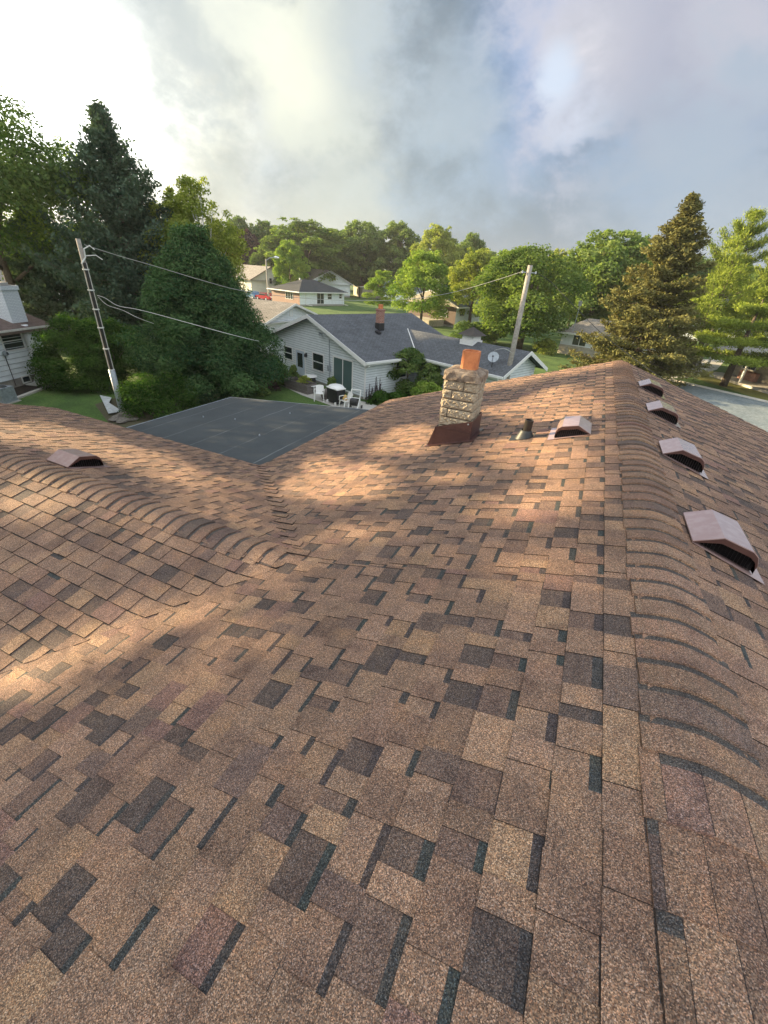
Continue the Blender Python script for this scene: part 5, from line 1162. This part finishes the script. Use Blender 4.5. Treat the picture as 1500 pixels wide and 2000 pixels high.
# --- left side
# large leafy tree at the left edge
d = 44; b = at(-20, 440, d); T = make_tree('deciduous_tree', 6.0, hh(10, 195, 44), 8.2, 62, 52000, .125, 'egg', 'leaf_deep', 101, r0=.32, lob=.26, spike=.5)
put_tree(T, b, 'large leafy tree filling the left edge, branches against the bright sky', cull=True)
# tall dark spruce
d = 38; b = at(252, 500, d); H_ = hh(172, 206, d)
T = conifer('spruce', H_, 7.8, 175, 520, .115, 'needle_blue', 102, droop=.22, upturn=.50, bottom=.05, power=.85, r0=.28, gap=.28, ns=9, subl=.5, jit=.024)
put_tree(T, b, 'tall dark blue-green spruce behind the left utility pole', cull=True)
d = 46; b = at(90, 520, d); T = conifer('spruce', hh(100, 400, d), 5.6, 110, 380, .16, 'needle_blue', 112, droop=.3, upturn=.4, power=.6); put_tree(T, b, 'shorter dark spruce between the white house and the tall one', cull=True)
d = 38; b = at(300, 560, d); T = conifer('spruce', hh(285, 405, d), 4.6, 120, 380, .15, 'needle_blue', 113, droop=.28, upturn=.42, power=.55); put_tree(T, b, 'dark spruce with a blunt top left of the birch', cull=False)
# broad dark pine beside the grey house
d = 27.5; b = at(418, 770, d); H_ = hh(372, 468, d)
T = make_tree('pine_tree', .05, H_, 4.5, 210, 130000, .085, 'bell', 'needle_dark', 103, r0=.2, lob=.165, asp=.34, spike=2., rough=.2, core=.15)
put_tree(T, b, 'broad bushy dark green pine beside the grey house', name='pine_tree')
# birch behind it
d = 36; b = at(408, 520, d); H_ = hh(372, 352, d)
T = make_tree('birch_tree', 4.0, H_, 2.7, 40, 17000, .085, 'egg', 'leaf_yellow', 104, 'bark_birch', .16, lob=.30, spike=.6); put_tree(T, b, 'slender birch with yellow-green leaves and white limbs behind the pine')
b = at(350, 520, 38); T2 = make_tree('deciduous_tree', 3, hh(325, 380, 38), 2.6, 26, 9000, .12, 'egg', 'leaf_yellow', 105, spike=.4); put_tree(T2, b, 'small sunlit yellow-green tree between the spruce and the birch')
# shrubs
def shrub(px, py, rad, h, mat, label, seed, leaves=4000, size=.06, shape='dome', name='shrub', lob=.35, z=0.):
    p = gz(px, py); T = make_tree(name, .02, h, rad, int(24*(.35/lob)**2), leaves, size, shape, mat, seed, r0=.05, nlimb=6, lob=lob, spike=.5)
    r_ = put_tree(T, p, label, cat=('shrub' if name == 'shrub' else name.replace('_', ' ')), name=name); r_.location.z = z; return r_
shrub(172, 752, 2.7, 3.5, 'leaf_shrub', 'tall willowy green shrub left of the utility pole', 201, 34000, .06, lob=.22)
shrub(236, 752, 2.3, 3.5, 'leaf_shrub', 'green shrub directly behind the utility pole', 202, 26000, .06, lob=.22)
shrub(300, 808, 1.6, 1.7, 'leaf_shrub', 'weedy shrub with small yellow leaves between the pole and porch roof', 203, 7000, .05)
shrub(262, 806, .7, 1.1, 'leaf_shrub', 'low leafy weed clump at the right of the pole foot', 204, 2600, .05)
shrub(345, 800, 1.3, 2.0, 'leaf_shrub', 'vine-covered bush at the foot of the broad pine', 205, 5000, .05)
shrub(110, 742, .55, .7, 'needle_blue', 'low grey-green shrub at the corner of the white house', 206, 1800, .04)
shrub(500, 768, .55, .45, 'leaf_mid', 'low hosta clump on the lawn near the dark pine', 207, 900, .11, name='hosta')
shrub(516, 772, .4, .36, 'leaf_mid', 'smaller hosta clump with reddish tips on the lawn', 217, 600, .10, name='hosta')
shrub(541, 745, .8, 1.6, 'leaf_deep', 'dark bush against the clapboard wall left of the door', 208, 4200, .06)
shrub(558, 752, .5, 1.2, 'leaf_deep', 'leafy potted plant at the left of the back door', 209, 2200, .07)
shrub(574, 749, .42, 1.15, 'leaf_mid', 'broad-leaved plant growing over the black pot', 210, 1300, .09)
shrub(595, 760, .7, .75, 'leaf_yellow', 'yellow-green flowers in the timber planter box', 211, 1800, .05)
shrub(528, 762, .6, .5, 'leaf_purple', 'brownish ground plants at the end of the planter', 212, 1500, .05)
shrub(648, 772, .35, 1.1, 'leaf_deep', 'grassy plant beside the electric meter', 213, 1300, .06, 'vase')
shrub(792, 772, 1.5, 2.7, 'leaf_deep', 'tall dark vine-covered bush in the inner corner of the grey house', 214, 11000, .07, 'egg')
shrub(835, 778, 1.1, 2.0, 'leaf_mid', 'tangled green bush right of the dark corner bush', 215, 6500, .07)
shrub(830, 797, 1.3, 1.35, 'leaf_bright', 'bright green sunlit bush in front of the corner planting', 216, 6500, .065)
shrub(742, 788, .9, .6, 'leaf_shrub', 'low blue-green ground plants below the side wall', 218, 3000, .06)
shrub(772, 792, .9, .6, 'leaf_shrub', 'low green ground plants next to the corner bush', 219, 3000, .06)
def spikes(px, py, n, h, label, seed):
    r = random.Random(seed); p = gz(px, py); m = MB()
    for k in range(n):
        a, rr = r.uniform(0, 6.3), r.uniform(0, .55); x, y, z = rr*math.cos(a), rr*math.sin(a), h*r.uniform(.55, 1.1); lx, ly = r.uniform(-.15, .15), r.uniform(-.15, .15)
        m.tube([(x, y, 0), (x+lx*.5, y+ly*.5, z*.55), (x+lx, y+ly, z)], [.012, .03, .012], 5)
        for j in range(14):
            q = z*(.35+.6*j/14); w = r.uniform(0, 6.3); s = .06; m.face([(x+lx*q/z, y+ly*q/z, q), (x+lx*q/z+s*math.cos(w), y+ly*q/z+s*math.sin(w), q+.03), (x+lx*q/z+s*math.cos(w+.6), y+ly*q/z+s*math.sin(w+.6), q+.06)])
    o = m.build('flower_spikes', 'dark_stem'); o.location = tuple(p); tag(o, label, 'plant')
spikes(722, 787, 9, 1.1, 'dark seed spikes standing against the side wall', 1); spikes(738, 783, 10, 1.35, 'taller dark purple flower spikes against the white side wall', 2)
# --- far treeline, shared crowns
base = []
for k, (sh, mt, sp) in enumerate((('egg', 'leaf_mid', .8), ('round', 'leaf_maple', .5), ('vase', 'leaf_mid', 1.), ('egg', 'leaf_deep', .6), ('round', 'leaf_bright', .7), ('egg', 'leaf_yellow', .7), ('egg', 'leaf_purple', .5))):
    base.append(make_tree('deciduous_tree', 1.8, 12, 5., 90, 24000, .17, sh, mt, 300+k, r0=.3, lob=.19, spike=sp*1.6, rough=.2))
def far(px, ptop, d, wpx, kind, label, group=None, zbase=12., pxb=None):
    d = d*1.28 if (d >= 96 and ptop < 470 and px < 960) else d; b = at(px, ptop+60, d); H_ = hh(px, ptop, d); rad = wpx*.5/FPX*d*.97; put_tree(base[kind], b, label, scale=rad/5., rot=rng.uniform(0, 6), zscale=H_/12.6, group=group)
far(426, 430, 120, 60, 3, 'dark tree at the left end of the far treeline')
far(470, 424, 118, 80, 3, 'tall grey-green tree behind the purple maple')
far(522, 432, 116, 80, 3, 'tall dark tree to the right of the purple maple')
far(478, 447, 112, 66, 6, 'purple-leaved maple at the end of the street')
T = make_tree('deciduous_tree', 2.4, 8, 1.1, 12, 1500, .2, 'egg', 'leaf_gold', 333, r0=.1); put_tree(T, at(446, 500, 140), 'narrow golden-leaved tree left of the purple maple', scale=1.4, zscale=1.6)
far(600, 430, 104, 150, 1, 'huge sunlit maple behind the hip-roofed house')
far(566, 470, 108, 60, 4, 'yellow-green tree at the left shoulder of the huge maple')
far(706, 433, 108, 96, 2, 'tall maple in the middle of the treeline, third from the street lamp')
far(655, 448, 112, 80, 3, 'dark tree filling the gap right of the huge maple')
far(776, 434, 106, 100, 0, 'tall spiky-topped maple left of the yellow treeline tree')
far(852, 438, 96, 86, 5, 'yellowish tall tree over the pair of bright maples')
far(916, 456, 100, 66, 0, 'dark feathery tree at the low end of the treeline')
far(930, 484, 74, 100, 5, 'loose yellow-green willowy tree left of the great dark maple')
far(985, 488, 82, 76, 4, 'pale green tree behind the great dark maple')
far(1080, 486, 84, 60, 5, 'yellow-tipped tree right of the great dark maple')
far(1130, 500, 96, 60, 3, 'dark low tree beside the tall silver maple')
far(1185, 452, 70, 150, 2, 'tall silver-green maple left of the brown spruce')
far(1235, 462, 74, 90, 0, 'spiky green tree touching the brown spruce')
far(1148, 590, 74, 54, 1, 'rounded shrub-like tree above the tan roof'); far(1185, 586, 76, 50, 1, 'second rounded low tree above the tan roof, nearer the spruce')
far(556, 522, 116, 34, 3, 'small dark tree right of the street lamp')
# nearer deciduous
T = make_tree('maple_tree', 1.0, 7., 2.6, 36, 9000, .13, 'egg', 'leaf_bright', 401, r0=.13, spike=1.1, lob=.28)
d = 60; b = gz(742, 612); put_tree(T, b, 'small bright green maple left of the brick chimney', scale=1.32, zscale=hh(745, 531, np.hypot(b[0], b[1]))/7.2)
T = make_tree('maple_tree', .8, 10., 4.2, 60, 17000, .15, 'egg', 'leaf_bright', 402, r0=.2, spike=1.0, lob=.25)
b = gz(820, 640); d = np.hypot(b[0], b[1]); put_tree(T, b, 'medium bright green maple right of the brick chimney', scale=54/FPX*d/4.2, zscale=hh(822, 492, d)/10.3)
T = make_tree('maple_tree', 1.3, 9., 4.6, 80, 30000, .115, 'round', 'leaf_maple', 403, r0=.28, spike=.5, lob=.24)
b = gz(1012, 682); d = np.hypot(b[0], b[1]); put_tree(T, b, 'great round dark green maple behind the grey pole', scale=94/FPX*d/4.6, zscale=hh(1030, 486, d)/9.3)
for i, (x, w) in enumerate(((900, 1.6), (925, 1.7), (950, 1.6), (968, 1.4))): shrub(x, 672-abs(i-1.5)*2, 1.7, 2.2, 'leaf_deep', ('dark yew left of the cupola', 'dark yew directly behind the cupola', 'dark yew right of the cupola', 'last dark yew under the great maple')[i], 420+i, 3500, .10)
shrub(1062, 690, 1.5, 1.3, 'leaf_yellow', 'low yellowish bush under the great dark maple', 430, 2500, .10)
shrub(1180, 712, 1.1, 1.5, 'leaf_deep', 'dark bush at the window of the tan-roofed house', 431, 2000, .09)
# brown spruce
b = gz(1228, 742); d = np.hypot(b[0], b[1]); H_ = hh(1338, 384, d)
T = conifer('spruce', H_, 6.3, 180, 540, .14, 'needle_rust', 405, droop=.38, upturn=.36, bottom=.02, power=.72, r0=.3, gap=.38, ns=8, subl=.58, jit=.026, asp=.4, blunt=.4)
lean = put_tree(T, b, 'tall olive-brown spruce standing beyond the end of the ridge')
# white pines on the right
d = 58; b = at(1400, 600, d); T = conifer('pine_tree', hh(1405, 408, d), 7.0, 66, 900, .14, 'needle_yellow', 406, droop=-.28, upturn=.40, bottom=.12, power=.60, ns=7, subl=.34, tuft=1., r0=.3, gap=.25, whorl=1.35, jit=.016, asp=.25); put_tree(T, b, 'tall white pine with upswept branches behind the brown spruce')
d = 64; b = at(1500, 600, d); T = conifer('pine_tree', hh(1492, 452, d), 6.4, 62, 900, .14, 'needle_yellow', 407, droop=-.26, upturn=.38, bottom=.10, power=.60, ns=7, subl=.34, tuft=1., r0=.3, gap=.2, whorl=1.35, jit=.016, asp=.25); put_tree(T, b, 'second white pine cut off by the right edge')
b = gz(1412, 754); d = np.hypot(b[0], b[1]); T = conifer('pine_tree', hh(1440, 560, d), 5.8, 42, 1500, .13, 'needle_yellow', 408, droop=.0, upturn=.05, bottom=.27, power=.36, ns=9, subl=.55, tuft=1., r0=.3, gap=.15, whorl=1.25, jit=.017, asp=.25); put_tree(T, b, 'low spreading pine with flat yellow-green tiers over the street verge')
far(1270, 480, 100, 90, 3, 'dark tree hidden behind the brown spruce'); far(1340, 500, 105, 90, 3, 'dark tree behind the upswept pine'); far(1420, 500, 105, 90, 0, 'green tree behind both white pines'); far(1490, 520, 95, 100, 3, 'dark tree behind the right-edge pine')
# woodland behind everything
for i, x in enumerate(range(-60, 1600, 46)):
    if 380 < x: 
        y = np.interp(x, [400, 560, 900, 1000, 1150, 1300, 1560], [478, 462, 478, 500, 505, 500, 540]); far(x+rng.uniform(-12, 12), y+rng.uniform(-6, 10), 140+rng.uniform(-8, 14), 90, (3, 1, 0, 3)[i % 4], 'green tree in the distant woodland belt behind the houses', 'distant woodland belt')
    else: far(x, 440+rng.uniform(-10, 10), 75, 90, 3, 'dark tree behind the spruces on the left', 'trees behind the spruces')
# --- big maples unseen past the left edge, crowns pierced to shape the roof dapples
def shade_tree(cx, cy, seed, label, H=14, rad=6.5, n=60000, size=.15, thin=.0):
    P, N, s, t_, lobes = crown(2.4, H, rad, 80, n, size, 'round', seed, lob=.30, spike=.3); loc = np.array([cx, cy, 0])
    lit, on = litmask(P+loc); u, v = topx(P+loc); c_ = (P+loc-CAM)@M; infr = (c_[:, 2] > 0) & (u > -30) & (v > -60)
    k = ~lit & ~infr & (rng.random(len(P)) < .86); root = empty('maple_tree', loc); tag(root, label, 'tree')
    me = leafmesh('crown', 'leaf_maple', P[k], N[k], s[k], t_[k]); c = bpy.data.objects.new('crown', me); COL.objects.link(c); c.parent = root
    c = bpy.data.objects.new('trunk', trunkmesh(H*.7, .3, [l for l in lobes if False], seed)); COL.objects.link(c); c.parent = root
shade_tree(-17.5, -1.5, 501, 'broad unseen maple west of the house, crown pierced to dapple the roof', H=13.5, rad=6.2)
shade_tree(-19.5, 4.0, 502, 'second unseen maple west of the wing, crown pierced to dapple the roof', H=13.5, rad=5.2)
shade_tree(-18, -10.5, 503, 'third maple at the south-west corner of the house', H=13, rad=5.5, n=40000)

# light evening haze over the whole neighbourhood
m = MB(); m.box(-905, 905, -505, 1505, -1, 34); hz = m.build('haze', 'plastic_white'); hz['kind'] = 'stuff'; hz['label'] = 'thin pale evening haze over the neighbourhood'
hm = bpy.data.materials.new('haze'); hm.use_nodes = True; nt = NT(hm.node_tree); nt.n.clear(); ho = nt.add('ShaderNodeOutputMaterial'); pv = nt.add('ShaderNodeVolumePrincipled')
pv.inputs['Color'].default_value = (.92, .95, 1, 1); pv.inputs['Density'].default_value = .00032; pv.inputs['Anisotropy'].default_value = .2; nt.l.new(pv.outputs[0], ho.inputs['Volume'])
hz.data.materials.clear(); hz.data.materials.append(hm)
